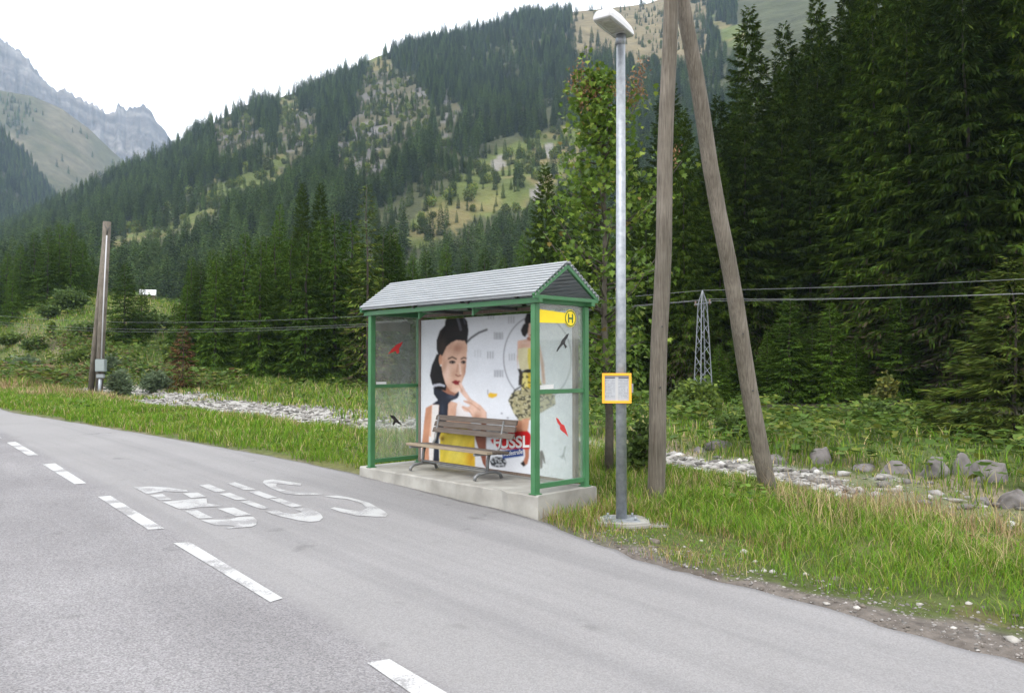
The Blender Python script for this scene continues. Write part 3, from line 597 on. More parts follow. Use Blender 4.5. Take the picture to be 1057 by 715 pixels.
def grass_all():
    g = np.random.default_rng(3); XX = []; YY = []; HH = []; WW = []; CC = []; LL = []
    def zone_fill(n, s0, s1, q0, q1, fh, cols, wts, dens=None, wid=.007, ln=.5, bias=1.0, bed=False):
        s = s0 + (s1 - s0) * g.uniform(0, 1, n) ** bias; q = g.uniform(q0, q1, n); x, y = xy(s, edge(s) + q); ok = not_built(x, y) & (y > 1.5)
        if not bed: b_ = bq(s, q); ok &= ~((b_ > 7.9 + g.normal(0, .35, n)) & (b_ < 12.8 + g.normal(0, .4, n)) & (s < 58))
        if dens is not None: ok &= g.uniform(0, 1, n) < dens(x, y, s, q)
        x, y, s, q = x[ok], y[ok], s[ok], q[ok]; m = len(x); XX.append(x); YY.append(y); HH.append(fh(x, y, s, q) * g.uniform(.55, 1.25, m)); D = np.hypot(x, y)
        WW.append(wid * np.clip(D / 8, .8, 5) * g.uniform(.7, 1.4, m)); CC.append(pick(m, cols, wts, g)); LL.append(np.full(m, ln))
    clump = lambda sc_, sd, a, b: (lambda x, y: sstep(a, b, fbm(x * sc_, y * sc_, sd, 3)))
    c1 = clump(1.1, 61, .3, .55); c2 = clump(.7, 63, .38, .6); cR = lambda x, y: .25 + .75 * c1(x, y)
    shoulder = lambda x, y, s, q: sstep(.25, .9, q - .5 * (1 - sstep(.5, 3.5, s)) + (fbm(x * 2.3, y * 2.3, 33, 3) - .45) * -.8)
    # right verge: short bright green, then tall dry grass towards the stream
    zone_fill(46000, -4, 5.9, .15, 4.5, lambda x, y, s, q: .05 + .13 * c1(x, y) + .012 * q, [GREEN, YEL, DEEP, STRAW], [7, 3, 1.2, .7], lambda x, y, s, q: shoulder(x, y, s, q) * (.45 + .55 * cR(x, y)), .006, .85)
    zone_fill(26000, -6, 8, 2.0, 7.6, lambda x, y, s, q: .11 + .22 * c2(x, y), [GREEN, STRAW, YEL, DEEP], [3, 3.2, 3, 1.5], lambda x, y, s, q: .4 + .6 * c2(x, y), .006, .7)
    zone_fill(11000, -7, 7, 2.3, 7.8, lambda x, y, s, q: (.24 + .32 * c2(x, y)) * (1 - .35 * sstep(5, 7.5, q)), [STRAW, RED, (.26, .18, .11)], [3, 2, 2], lambda x, y, s, q: sstep(1.8, 4, q) * (.2 + .8 * c2(x, y)), .0045, .5)
    zone_fill(5000, 3.6, 6.3, .1, 1.6, lambda x, y, s, q: .07 + .1 * c1(x, y), [YEL, STRAW, RED, GREEN], [3, 2, 2, 2], lambda x, y, s, q: .35 + .5 * c1(x, y), .006)
    # behind the shelter and along the slab
    zone_fill(14000, 5.6, 12, 1.35, 6.5, lambda x, y, s, q: .2 + .28 * c2(x, y), [GREEN, YEL, STRAW, DEEP], [4, 3, 2, 2], None, .007)
    zone_fill(1600, 6.2, 9.9, -.06, .05, lambda x, y, s, q: .06 + .10 * c1(x, y), [GREEN, DEEP, STRAW], [4, 2, 2], lambda x, y, s, q: sstep(.45, .58, fbm(x * 2.2, y * 2.2, 67, 2)), .007)
    zone_fill(2600, 5.2, 6.6, .0, 1.3, lambda x, y, s, q: .08 + .14 * c1(x, y), [GREEN, RED, STRAW, YEL], [3, 2, 2, 3], lambda x, y, s, q: .6 + 0 * x, .006)
    # left verge
    zone_fill(56000, 9.75, 42, .12, 5.2, lambda x, y, s, q: .09 + .14 * c1(x, y) + .01 * q, [GREEN, YEL, DEEP, STRAW], [6, 2.6, 1.2, .9], lambda x, y, s, q: sstep(0, .35, q + (c1(x, y) - .5) * .4), .0065, bias=1.3)
    zone_fill(26000, 10, 60, 3.2, 7.6, lambda x, y, s, q: (.14 + .2 * c2(x, y)) * (1 + sstep(34, 44, s)), [STRAW, GREEN, RED, YEL, DEEP], [3, 2.5, 1.6, 2, 1], lambda x, y, s, q: .35 + .65 * c2(x, y), .0065, bias=1.2)
    zone_fill(13000, 33, 64, 1.8, 8, lambda x, y, s, q: .22 + .26 * c2(x, y), [STRAW, RED, (.24, .19, .10), YEL], [3, 1.5, 2, 1], None, .006)
    # islands in the stream bed and far banks
    zone_fill(26000, -6, 52, 6.6, 15.4, lambda x, y, s, q: .12 + .22 * c1(x, y), [DEEP, GREEN, YEL, STRAW], [3, 3, 3, 2.5], lambda x, y, s, q: sstep(.50, .56, fbm(x * .45 + 9, y * .45, 41, 3)) + sstep(12.3, 13, q) * .5, .008, bed=True)
    zone_fill(42000, -14, 60, 13, 29, lambda x, y, s, q: .25 + .45 * c2(x, y), [DEEP, GREEN, YEL, STRAW, (.12, .15, .07)], [3, 4, 3, 1.3, 2], lambda x, y, s, q: .4 + .6 * c1(x, y), .009)
    zone_fill(14000, 12, 62, 9.8, 20, lambda x, y, s, q: .15 + .25 * c1(x, y), [DEEP, GREEN, YEL, STRAW], [3, 4, 3, 2], None, .009)
    zone_fill(42000, 40, 125, 7, 45, lambda x, y, s, q: .35 + .5 * c2(x, y), [DEEP, GREEN, YEL, STRAW], [2, 4, 3, 2], None, .010)
    X, Y, Hh = np.concatenate(XX), np.concatenate(YY), np.concatenate(HH)
    o = blades('grass', X, Y, Hh, np.concatenate(WW), np.concatenate(CC), np.concatenate(LL), GRASSM)
    tag(o, 'green and straw coloured grass on the verges and banks', 'grass', kind='stuff'); return o
grass_all()
def leaf_discs(P, nrm_tilt, rad, C, g, lobes=7):
    """round slightly cupped leaves: returns verts, faces, colours"""
    n = len(P); a = g.uniform(0, 2 * pi, n); tl = nrm_tilt
    nx, ny, nzv = np.sin(tl) * np.cos(a), np.sin(tl) * np.sin(a), np.cos(tl); Nn = np.stack([nx, ny, nzv], 1)
    U = np.cross(Nn, np.stack([-np.sin(a), np.cos(a), np.zeros(n)], 1)); Vv = np.cross(Nn, U); k = lobes
    th = np.arange(k) * 2 * pi / k; rr = rad[:, None] * (1 + .12 * g.normal(0, 1, (n, k))); rr[:, 0] *= .45
    ring = P[:, None, :] + U[:, None, :] * (rr * np.cos(th))[..., None] + Vv[:, None, :] * (rr * np.sin(th))[..., None] + Nn[:, None, :] * (rad * .18)[:, None, None]
    V = np.concatenate([P[:, None, :], ring], 1).reshape(-1, 3); b = np.arange(n)[:, None] * (k + 1)
    f = np.concatenate([np.stack([b[:, 0], b[:, 0] + 1 + j, b[:, 0] + 1 + (j + 1) % k], 1) for j in range(k)])
    return V, f, np.repeat(C, k + 1, 0)
LEAFM = attr_mat('broad_leaves', .55, 0, .18, transl=.35)
def butterbur():
    g = np.random.default_rng(12); Ps = []; Rs = []; Cs = []
    def fill(n, s0, s1, q0, q1, hf, cols, wts, dens, r0=.07, r1=.15):
        s = g.uniform(s0, s1, n); q = g.uniform(q0, q1, n); x, y = xy(s, edge(s) + q); b_ = bq(s, q); ok = (g.uniform(0, 1, n) < dens(x, y, s, q)) & ~((b_ > 7.9) & (b_ < 12.9 + g.normal(0, .3, n)) & (s < 58)); x, y = x[ok], y[ok]; m = len(x)
        Ps.append(np.stack([x, y, ground(x, y) + hf(x, y) * g.uniform(.35, 1.0, m)], 1)); Rs.append(g.uniform(r0, r1, m)); Cs.append(pick(m, cols, wts, g, .35))
    cl = lambda x, y: sstep(.36, .54, fbm(x * .35, y * .35, 81, 3))
    G1, G2, G3, BR = (.062, .115, .017), (.095, .15, .024), (.15, .175, .03), (.13, .085, .04)
    fill(26000, -14, 30, 13.6, 30.5, lambda x, y: .2 + .6 * cl(x, y), [G1, G2, G3], [4, 4, 1.5], lambda x, y, s, q: .08 + .9 * cl(x, y))
    fill(7000, 22, 75, 12.0, 24, lambda x, y: .3 + .6 * cl(x, y), [G1, G2, G3], [3, 4, 2], lambda x, y, s, q: .12 + .8 * cl(x, y))
    fill(13000, 46, 84, 4.5, 16, lambda x, y: .6 + .9 * cl(x, y), [G1, G2, G3, BR], [3, 3, 2, 2.2], lambda x, y, s, q: .25 + .7 * cl(x, y), .08, .18)
    fill(14000, 62, 125, 8, 60, lambda x, y: .4 + .8 * cl(x, y), [G1, G2, G3], [3, 4, 2], lambda x, y, s, q: .2 + .6 * cl(x, y), .10, .24)
    vw = lambda x, y, s, q: sstep(.5, 1.2, q) * sstep(.45, .6, fbm(x * .9, y * .9, 87, 3)) * not_built(x, y)
    fill(5200, -4, 9, .4, 6.5, lambda x, y: .05 + .16 * cl(x, y), [G1, (.12, .20, .03), G3, (.17, .10, .05)], [4, 4, 1.5, .6], vw, .018, .05); fill(5200, 9.8, 45, .4, 5, lambda x, y: .06 + .16 * cl(x, y), [G1, (.12, .20, .03), G3], [4, 4, 1.5], vw, .03, .07)
    P, Rd, C = np.concatenate(Ps), np.concatenate(Rs), np.concatenate(Cs); V, f, CC = leaf_discs(P, np.abs(g.normal(.35, .3, len(P))), Rd, C, g)
    o = link_mesh('butterbur', arr_mesh('butterbur', V, [f], CC), LEAFM); tag(o, 'broad leaved green butterbur carpeting the banks beyond the stream', 'ground cover', kind='stuff')
butterbur()

# ------------------------------------------------------------------ stream bed: cobbles (mass) and boulders (things)
def ico(sub):
    bm = bmesh.new(); bmesh.ops.create_icosphere(bm, subdivisions=sub, radius=1); bm.verts.ensure_lookup_table()
    V = np.array([v.co[:] for v in bm.verts]); f = np.array([[v.index for v in fc.verts] for fc in bm.faces]); bm.free(); return V, f
STONE = attr_mat('limestone', .9, 0, .2, 14, .3, .6, .02)
def cobbles(name, fills, label, seed):
    g = np.random.default_rng(seed); V0, f0 = ico(1); Vs = []; Fs = []; Cs = []; b = 0
    for (n, s0, s1, q0, q1, r0, r1, dens, cols) in fills:
        s = g.uniform(s0, s1, n); q = g.uniform(q0, q1, n); x, y = xy(s, edge(s) + q); ok = g.uniform(0, 1, n) < dens(x, y, s, q); x, y = x[ok], y[ok]; m = len(x)
        r = r0 + (r1 - r0) * g.uniform(0, 1, m) ** 3; sq = g.uniform(.28, .6, m); z = ground(x, y)
        for k in range(m):
            a = g.uniform(0, 6.28); Vv = V0 * (1 + .22 * g.normal(0, 1, (len(V0), 1))) * [r[k], r[k] * g.uniform(.6, 1), r[k] * sq[k]]
            Vs.append(np.stack([Vv[:, 0] * cos(a) - Vv[:, 1] * sin(a) + x[k], Vv[:, 0] * sin(a) + Vv[:, 1] * cos(a) + y[k], Vv[:, 2] + z[k] + r[k] * sq[k] * .25], 1))
            Fs.append(f0 + b); b += len(V0); Cs.append(np.repeat((np.array(cols[g.integers(len(cols))]) * g.uniform(.75, 1.2))[None], len(V0), 0))
    o = link_mesh(name, arr_mesh(name, np.concatenate(Vs), [np.concatenate(Fs)], np.concatenate(Cs)), STONE); tag(o, label, 'gravel', kind='stuff')
WH = [(.30, .285, .27), (.23, .22, .205), (.16, .15, .14), (.37, .36, .34), (.12, .115, .105)]
gp = lambda x, y: 1 - sstep(.49, .55, fbm(x * .45 + 9, y * .45, 41, 3))
cobbles('stream_cobbles', [(6500, -6, 14, 7.9, 13.2, .03, .2, lambda x, y, s, q: .15 + .85 * gp(x, y), WH), (17000, 10, 56, 6, 17, .03, .15, lambda x, y, s, q: ((bq(s, q) > 7.8) & (bq(s, q) < 12.8)) * 1.0, WH)], 'pale limestone cobbles lying in the dry stream bed', 5)
GRV = [(.22, .2, .185), (.15, .14, .13), (.3, .285, .27), (.12, .105, .09)]
cobbles('shoulder_gravel', [(5200, -3, 5.8, -.05, 1.05, .004, .022, lambda x, y, s, q: (1 - sstep(.3, 1.0, q - .3 * (1 - sstep(.5, 3.5, s)))), GRV), (26, 1, 5, .1, 1.2, .03, .07, lambda x, y, s, q: np.ones_like(x), [(.4, .38, .35), (.14, .12, .1)]), (300, 6.3, 9.8, -.12, .02, .006, .03, lambda x, y, s, q: np.full_like(x, .7), GRV + [(.5, .48, .44)])], 'fine grey gravel spilled along the road edge', 6)
BOULD = pmat('boulder_stone', (.085, .076, .072), (.185, .17, .165), 2.6, .92, bmp=.8, bdist=.06, detail=8)
def boulder(px, py, wpx, hpx, label, seed, flat=1.0, D=None):
    P = hit(px, py) if D is None else np.array([*by_px(px, D), 0]); D = P[1]; w = wpx / F * D; h = hpx / F * D; g = np.random.default_rng(seed); V, f = ico(4)
    Q = V.copy()
    for k in range(16):
        d = g.normal(0, 1, 3); d[2] = abs(d[2]) * .8; d /= np.linalg.norm(d); o_ = g.uniform(.5, .8); pd = Q @ d; Q = Q - np.clip(pd - o_, 0, None)[:, None] * d * .9
    nn = fbm(V[:, 0] * 1.7 + seed, V[:, 1] * 1.7 + V[:, 2] * 1.3, seed, 4); n2 = fbm(V[:, 0] * 6 + V[:, 2] * 3, V[:, 1] * 6 + seed, seed + 1, 3); Q = Q * (1 + .45 * (nn - .47) + .14 * (n2 - .45))[:, None]
    Q = Q * [w * .56, w * .45, h * .72]; me = arr_mesh('boulder', Q, [f], None, True); o = link_mesh('boulder', me, BOULD); o.location = (P[0], P[1], gz(P[0], P[1]) + h * .12); o.rotation_euler.z = g.uniform(-.5, .5)
    tag(o, label, 'boulder', 'boulders at the foot of the far stream bank')
for px, py, w, h, lb in ((846, 476, 30, 24, 'upright block shaped grey boulder right of the leaning pole base'), (800, 476, 30, 12, 'low reddish grey boulder half hidden behind the leaning pole base'), (744, 462, 30, 12, 'flat dark slab of rock in the stream bed left of the leaning pole'),
                         (893, 484, 26, 10, 'low wide boulder between the block shaped one and the cracked pair'), (925, 486, 36, 16, 'flattish pale boulder left of the cracked pair'), (966, 489, 36, 24, 'pointed grey boulder, left of the cracked pair'), (992, 488, 26, 24, 'narrow grey boulder, right of the cracked pair'),
                         (1022, 494, 48, 30, 'largest rounded grey boulder near the right edge'), (1046, 520, 40, 20, 'broad pale rock at the right edge in the gravel'), (722, 466, 16, 8, 'small pale rock in the stream bed between the bare poles'), (1012, 520, 26, 12, 'small flat rock left of the broad pale one')):
    boulder(px, py, w, h, lb, int(px))

# ------------------------------------------------------------------ shrubs
def shrub(px, py, wpx, hpx, label, cols, seed, n=1500, leaf=.10, D=None, narrow=False):
    P = hit(px, py) if D is None else np.array([*by_px(px, D), 0]); x0, y0 = P[0], P[1]; z0 = gz(x0, y0); w = wpx / F * y0; h = hpx / F * y0; g = np.random.default_rng(seed)
    e = empty('shrub', (x0, y0, z0)); mb = MB()
    tips = []
    for k in range(16):
        a = g.uniform(0, 6.28); r = w * .5 * g.uniform(.2, 1); t = np.array([r * cos(a), r * sin(a), h * g.uniform(.5, .98) * (1 - .35 * (2 * r / w) ** 2)]); tips.append(t)
        mb.tube([(0, 0, -.1), t * [.35, .35, .5], t], [.03 * h / 2 + .006, .015 * h / 2 + .005, .005], 5)
    mb.build('stem', BARK, e); T = np.array(tips); c = T[g.integers(0, len(T), n)] * (g.uniform(.35, 1, (n, 1)) ** .6); p = c + g.normal(0, 1, (n, 3)) * [w * .09, w * .09, h * .08]; p[:, 2] = np.clip(p[:, 2], .05, None)
    az = g.uniform(0, 6.28, n); el = g.uniform(-.6, .9, n); d = np.stack([np.cos(az) * np.cos(el), np.sin(az) * np.cos(el), np.sin(el)], 1); q = np.cross(d, g.normal(0, 1, (n, 3))); q /= np.linalg.norm(q, axis=1)[:, None]
    L = (leaf * g.uniform(.6, 1.4, n))[:, None]; wd = L * (.16 if narrow else .36); V = np.stack([p, p + d * L * .5 + q * wd, p + d * L, p + d * L * .5 - q * wd], 1).reshape(-1, 3)
    f = np.arange(4 * n).reshape(n, 4); link_mesh('foliage', arr_mesh('foliage', V, [f], np.repeat(pick(n, cols, [1] * len(cols), g, .35), 4, 0)), LEAFM, e)
    tag(e, label, 'shrub'); return e
SG = [(.06, .10, .025), (.085, .13, .03)]; SW = [(.125, .165, .09), (.095, .135, .07)]; SY = [(.13, .18, .03), (.09, .14, .03)]
shrub(70, 336, 34, 26, 'round green shrub on the slope under the left spruces', SG, 1, 2600, .35, 86); shrub(50, 338, 20, 16, 'small dark green shrub left of the round one on the slope', SG, 2, 1400, .3, 84)
shrub(53, 352, 8, 20, 'slim pale green sapling on the left slope', SY, 3, 700, .25, 76); shrub(22, 362, 42, 20, 'low spreading grey green bush at the left edge', SW, 4, 2600, .3, 66)
shrub(125, 392, 26, 34, 'feathery grey green willow just right of the meter pole', SW, 5, 2600, .26, 44, True); shrub(158, 398, 30, 26, 'grey green willow by the upper end of the gravel bed', SW, 6, 2600, .26, 48, True); shrub(112, 372, 24, 26, 'soft green bush behind the meter pole', SW, 7, 2000, .28, 58, True)
shrub(180, 372, 26, 30, 'yellowish green bush left of the spruce clump', SY, 8, 2200, .3, 62); shrub(160, 345, 30, 22, 'green bush on the meadow below the far roof', SG, 9, 2200, .35, 80); shrub(92, 350, 30, 16, 'leafy bush on the slope left of the pole', SG, 10, 1800, .3, 74)
for k_, (px_, py_, w_, h_, D_, lb_) in enumerate(((8, 345, 30, 18, 80, 'dark bush low on the rise at the far left'), (36, 352, 22, 16, 74, 'bushy shrub left of the slim sapling'), (84, 366, 30, 14, 66, 'low bush close behind the left of the meter pole'), (132, 352, 22, 18, 74, 'dark shrub below the broad lone spruce'), (176, 352, 20, 20, 72, 'small shrub beside the rust brown spruce'), (150, 378, 26, 16, 58, 'low leafy bush above the willows'), (60, 376, 34, 12, 60, 'flat wide bush in the leaf bank at left'))):
    shrub(px_, py_, w_, h_, lb_, SG if k_ % 2 else SY, 40 + k_, 2000, .26, D_)
shrub(718, 408, 60, 40, 'leafy green bush at the foot of the lattice mast', SY, 11, 3000, .2, 33); shrub(752, 447, 34, 26, 'dense dark green bush on the stream bank between poles', SG, 12, 2200, .14, 25); shrub(768, 438, 22, 30, 'bright green bush right behind the leaning pole', SY, 14, 1800, .14, 26)
shrub(662, 470, 34, 62, 'leafy shoots growing beside the maple stem', SG, 13, 700, .11, 12.6)
shrub(914, 402, 24, 44, 'sparse yellowish young tree at the foot of the dark forest', [(.15, .15, .03), (.10, .12, .03)], 18, 700, .2, 36); shrub(948, 418, 26, 22, 'bushy green shrub at the forest edge near the tiny spruce', SY, 15, 1800, .2, 31); shrub(905, 425, 30, 20, 'dark low bush at the forest edge', SG, 16, 1800, .2, 32); shrub(1005, 425, 36, 20, 'low green bush at the forest edge towards the right', SG, 17, 2000, .2, 30)

# ------------------------------------------------------------------ maple behind the shelter
def maple():
    g = np.random.default_rng(44); D = 12.4; x0, y0 = by_px(628, D); z0 = gz(x0, y0)
    e = empty('maple_tree', (x0, y0, z0)); zt = lambda py: EZ + (375 - py) / F * D - z0; xt = lambda px: (px - CX) / F * D - x0
    lead = [(xt(628), 0, -.2), (xt(629), .0, zt(430)), (xt(624), .05, zt(330)), (xt(625), .02, zt(240)), (xt(623), 0, zt(160)), (xt(614), -.03, zt(95)), (xt(604), -.05, zt(48))]
    tr = MB(); tr.tube(lead, [.075, .062, .045, .034, .024, .014, .006], 8); lead = np.array(lead)
    def at(z): return np.array([np.interp(z, lead[:, 2], lead[:, 0]), np.interp(z, lead[:, 2], lead[:, 1]), z])
    br = []; env = lambda py: np.interp(py, [40, 90, 130, 165, 200, 250, 300, 360, 420], [.09, .28, .38, .52, .76, .96, .86, .7, .5])
    ends = []
    for i in range(104):
        py = g.uniform(60, 400) if i > 8 else g.uniform(60, 140); z = zt(py); b = at(z - .25); a = i * 2.4 + g.normal(0, .4); l = env(py) * g.uniform(.55, 1.12)
        d = np.array([cos(a) * l, sin(a) * l, l * g.uniform(.15, .75)]); mid = b + d * [.5, .5, .35]; t = b + d; ends.append((mid, t)); br.append((b, mid, t))
    for px, py, yy in ((702, 168, -.2), (690, 180, -.1), (566, 215, -.3), (560, 240, -.2), (664, 95, 0), (655, 105, .1), (640, 110, -.1), (590, 160, 0), (575, 260, -.5), (690, 250, .3)):
        t = np.array([xt(px), yy, zt(py)]); b = at(max(.5, t[2] - 1.1 * abs(t[0] - at(t[2])[0]) - .2)); mid = (b + t) / 2 + [0, 0, -.05]; ends.append((mid, t)); br.append((b, mid, t))
    for b, m, t in br: tr.tube([b, m, t], [.018, .012, .005], 5)
    tr.build('trunk', pmat('maple_bark', (.05, .043, .033), (.11, .095, .075), 10, .9, bmp=.5, bdist=.01), e)
    # five lobed leaves
    lob = np.array([(0, -.5), (.18, -.38), (.5, -.30), (.30, -.06), (.52, .22), (.20, .16), (0, .58), (-.20, .16), (-.52, .22), (-.30, -.06), (-.5, -.30), (-.18, -.38)])
    P = []; 
    for m, t in ends:
        for k in range(int(g.integers(30, 50))):
            u = g.uniform(.25, 1.1); P.append(m + (t - m) * u + g.normal(0, 1, 3) * [.16, .16, .12])
    for k in range(60): P.append(at(zt(g.uniform(44, 120))) + g.normal(0, .08, 3))
    P = np.array(P); n = len(P); sz = g.uniform(.06, .112, n); az = g.uniform(0, 6.28, n); tl = np.abs(g.normal(.75, .35, n)); roll = g.normal(0, .4, n)
    h = np.stack([np.cos(az), np.sin(az), np.zeros(n)], 1); down = np.array([0, 0, -1.]); A = h * np.cos(tl)[:, None] + down * np.sin(tl)[:, None]     # leaf axis, pointing outward and down
    sd = np.stack([-np.sin(az), np.cos(az), np.zeros(n)], 1); Nn = np.cross(sd, A); sd2 = sd * np.cos(roll)[:, None] + Nn * np.sin(roll)[:, None]; Nn = np.cross(sd2, A)
    ring = P[:, None, :] + sz[:, None, None] * (sd2[:, None, :] * lob[None, :, 0, None] + A[:, None, :] * lob[None, :, 1, None] + Nn[:, None, :] * (-.25 * np.abs(lob[None, :, 0, None])))
    V = np.concatenate([P[:, None, :], ring], 1).reshape(-1, 3); b = np.arange(n) * 13; f = np.concatenate([np.stack([b, b + 1 + j, b + 1 + (j + 1) % 12], 1) for j in range(12)])
    C = pick(n, [(.08, .14, .022), (.125, .20, .03), (.19, .25, .04), (.22, .17, .05)], [5, 4, 1.5, .15], g, .3)
    link_mesh('crown', arr_mesh('crown', V, [f], np.repeat(C, 13, 0)), LEAFM, e)
    SEED = pmat('seed_wings', (.16, .07, .03), (.30, .17, .07), 40, .7)
    mb = MB()
    for px, py in ((597, 75), (594, 88), (606, 92), (617, 98), (632, 90), (600, 104), (655, 85), (662, 93), (651, 96), (660, 76), (640, 95), (612, 80), (625, 106), (696, 158)):
        c = np.array([xt(px), g.uniform(-.25, .1), zt(py)])
        for k in range(70):
            p = c + g.normal(0, 1, 3) * [.055, .055, .085]; d = g.normal(0, 1, 3); d[2] -= 1; d /= np.linalg.norm(d); q = np.cross(d, g.normal(0, 1, 3)); q /= np.linalg.norm(q); l = .06
            mb.add([p, p + d * l * .6 + q * .012, p + d * l, p + d * l * .5 - q * .008], [(0, 1, 2, 3)])
    me = bpy.data.meshes.new('seeds'); me.from_pydata(mb.v, [], mb.f); tag(link_mesh('seeds', me, SEED, e), kind='stuff')
    tag(e, 'slender young maple with brown seed clusters behind the lamp pole', 'tree')
maple()

# ------------------------------------------------------------------ shelter: slab, frame, panes, poster
SO = np.array([.268, 9.149, 0.0])                           # foot of the right front post
def loc(a, d, z): return (SO[0] + LV[0] * a + MV[0] * d, SO[1] + LV[1] * a + MV[1] * d, z)
# local frame of the shelter: x = along (a), y = depth (d); a right handed frame needs d x a, so mirror by rotation: x axis = LV direction
SHROT = math.atan2(LV[1], LV[0])
def L3(a, d, z): return (a, -d, z)                          # local coordinates in an empty rotated by SHROT
CONC = pmat('concrete', (.20, .19, .17), (.36, .35, .32), 2.5, .9, bmp=.4, bdist=.01, detail=9)
def slab():
    mb = MB(); a0, a1, d0, d1 = -.10, 3.55, -.06, .98; n = 24
    A = np.linspace(a0, a1, n); g = np.random.default_rng(2); top = []; 
    zb = lambda a: float(plane(6.39 + a)) - .25
    vs = []; fs = []
    for a in A:
        w = .012 * g.normal(); vs += [L3(a, d0 + w * .3, zb(a)), L3(a, d0 + w, -.018), L3(a, d0 + .018, 0), L3(a, d1 - .018, 0), L3(a, d1, -.018), L3(a, d1, zb(a) - .5)]
    for i in range(n - 1):
        for k in range(5): b = i * 6 + k; fs.append((b, b + 6, b + 7, b + 1))
    fs.append(tuple(range(6))); fs.append(tuple(reversed(range((n - 1) * 6, n * 6))))
    mb.add(vs, fs); e = mb.build('concrete_slab', CONC); e.location = SO; e.rotation_euler.z = SHROT
    tag(e, 'raised pale concrete slab under the bus shelter', 'slab'); return e
slab()
def green_paint():
    m, t, s_ = new_mat('green_paint'); s_.inputs['Roughness'].default_value = .45
    a = noise_node(t, 4, 6, .65); b = noise_node(t, 2.5, 5, .6, stretch=(14, 14, .8)); c = noise_node(t, 45, 3)
    x = ramp(t, a.outputs[0], lin(46, 98, 58), lin(62, 116, 74), .3, .7).outputs[0]; x = mixc(t, ramp(t, b.outputs[0], (0, 0, 0), (.55, .55, .55), .56, .74).outputs[0], x, lin(84, 112, 84)); x = mixc(t, ramp(t, c.outputs[0], (0, 0, 0), (.8, .8, .8), .70, .74).outputs[0], x, (.07, .06, .04))
    t.links.new(x, s_.inputs['Base Color']); t.links.new(ramp(t, a.outputs[0], (.35,) * 3, (.65,) * 3).outputs[0], s_.inputs['Roughness']); return m
GREENP = green_paint()
DARKM = pmat('dark_steel', (.03, .032, .03), (.05, .05, .05), 5, .5)
BROWNF = pmat('brown_frame', (.11, .075, .055), (.19, .145, .12), 7, .7, stretch=(8, 8, 1))
def roof_mat():
    m, t, s = new_mat('roof_sheet'); s.inputs['Metallic'].default_value = .35; s.inputs['Roughness'].default_value = .42
    n = noise_node(t, 5, 5, .6, stretch=(.5, 3, 3)); t.links.new(ramp(t, n.outputs[0], (.36, .38, .40), (.49, .51, .53), .3, .7).outputs[0], s.inputs['Base Color'])
    tr = nd(t, 'ShaderNodeBsdfTranslucent'); tr.inputs[0].default_value = (.62, .65, .66, 1); ms = nd(t, 'ShaderNodeMixShader'); ms.inputs[0].default_value = .35; t.links.new(s.outputs[0], ms.inputs[1]); t.links.new(tr.outputs[0], ms.inputs[2]); t.links.new(ms.outputs[0], t.nodes['Material Output'].inputs[0]); return m
def glass_mat():
    m, t, s = new_mat('pane_glass'); t.nodes.remove(s); o = t.nodes['Material Output']; tr = nd(t, 'ShaderNodeBsdfTransparent'); tr.inputs[0].default_value = (.90, .93, .91, 1)
    gl = nd(t, 'ShaderNodeBsdfGlossy'); gl.inputs['Roughness'].default_value = .03; df = nd(t, 'ShaderNodeBsdfDiffuse'); df.inputs[0].default_value = (.6, .63, .6, 1)
    lw = nd(t, 'ShaderNodeLayerWeight'); lw.inputs[0].default_value = .5; pw = nd(t, 'ShaderNodeMath'); pw.operation = 'POWER'; pw.inputs[1].default_value = 4; t.links.new(lw.outputs['Facing'], pw.inputs[0])
    fr = nd(t, 'ShaderNodeMath'); fr.operation = 'MULTIPLY_ADD'; fr.inputs[1].default_value = .6; fr.inputs[2].default_value = .03; t.links.new(pw.outputs[0], fr.inputs[0]); a = nd(t, 'ShaderNodeMixShader'); b = nd(t, 'ShaderNodeMixShader')
    n = noise_node(t, 6, 5, .6); rr = ramp(t, n.outputs[0], (.08,) * 3, (.20,) * 3, .3, .75)
    t.links.new(rr.outputs[0], a.inputs[0]); t.links.new(tr.outputs[0], a.inputs[1]); t.links.new(df.outputs[0], a.inputs[2])
    t.links.new(fr.outputs[0], b.inputs[0]); t.links.new(a.outputs[0], b.inputs[1]); t.links.new(gl.outputs[0], b.inputs[2]); t.links.new(b.outputs[0], o.inputs[0]); return m
ROOFM, GLASS = roof_mat(), glass_mat()
LEN, DEP, PH = 3.33, .87, 2.2
def flat_mat(name, c, rough=.5): return pmat(name, c, tuple(x * 1.06 for x in c), 12, rough)
WHITE, BLACK, REDD, YELLOW, HGREEN, BLUE, SILVER = flat_mat('white_print', (.60, .60, .60)), flat_mat('black_film', (.012, .012, .013)), flat_mat('red_film', lin(190, 45, 45)), flat_mat('yellow_film', lin(245, 215, 20)), flat_mat('sign_green', lin(50, 95, 45)), flat_mat('blue_print', lin(45, 80, 150)), flat_mat('faded_film', (.20, .19, .16))
sh = empty('bus_shelter', SO, SHROT); tag(sh, 'green framed bus shelter with ribbed metal roof and poster wall', 'bus shelter')
def sbox(name, a0, a1, d0, d1, z0, z1, mat, parent=sh, bevel=.006):
    mb = MB(); mb.box(a0, a1, -d1, -d0, z0, z1); return mb.build(name, mat, parent, bevel)
hw = .04
for a in (0, LEN):
    for d in (0, DEP):
        p = sbox('post', a - hw, a + hw, d - hw, d + hw, .0, PH, GREENP); 
        mb = MB(); mb.box(a - .055, a + .055, -d - .055, -d + .055, 0.001, .012); mb.build('foot_plate', GREENP, p)
for d in (0, DEP): sbox('eaves_beam', -.12, LEN + .12, d - .035 + (-.03 if d == 0 else .03), d + .035 + (-.03 if d == 0 else .03), PH + .002, PH + .065, GREENP)
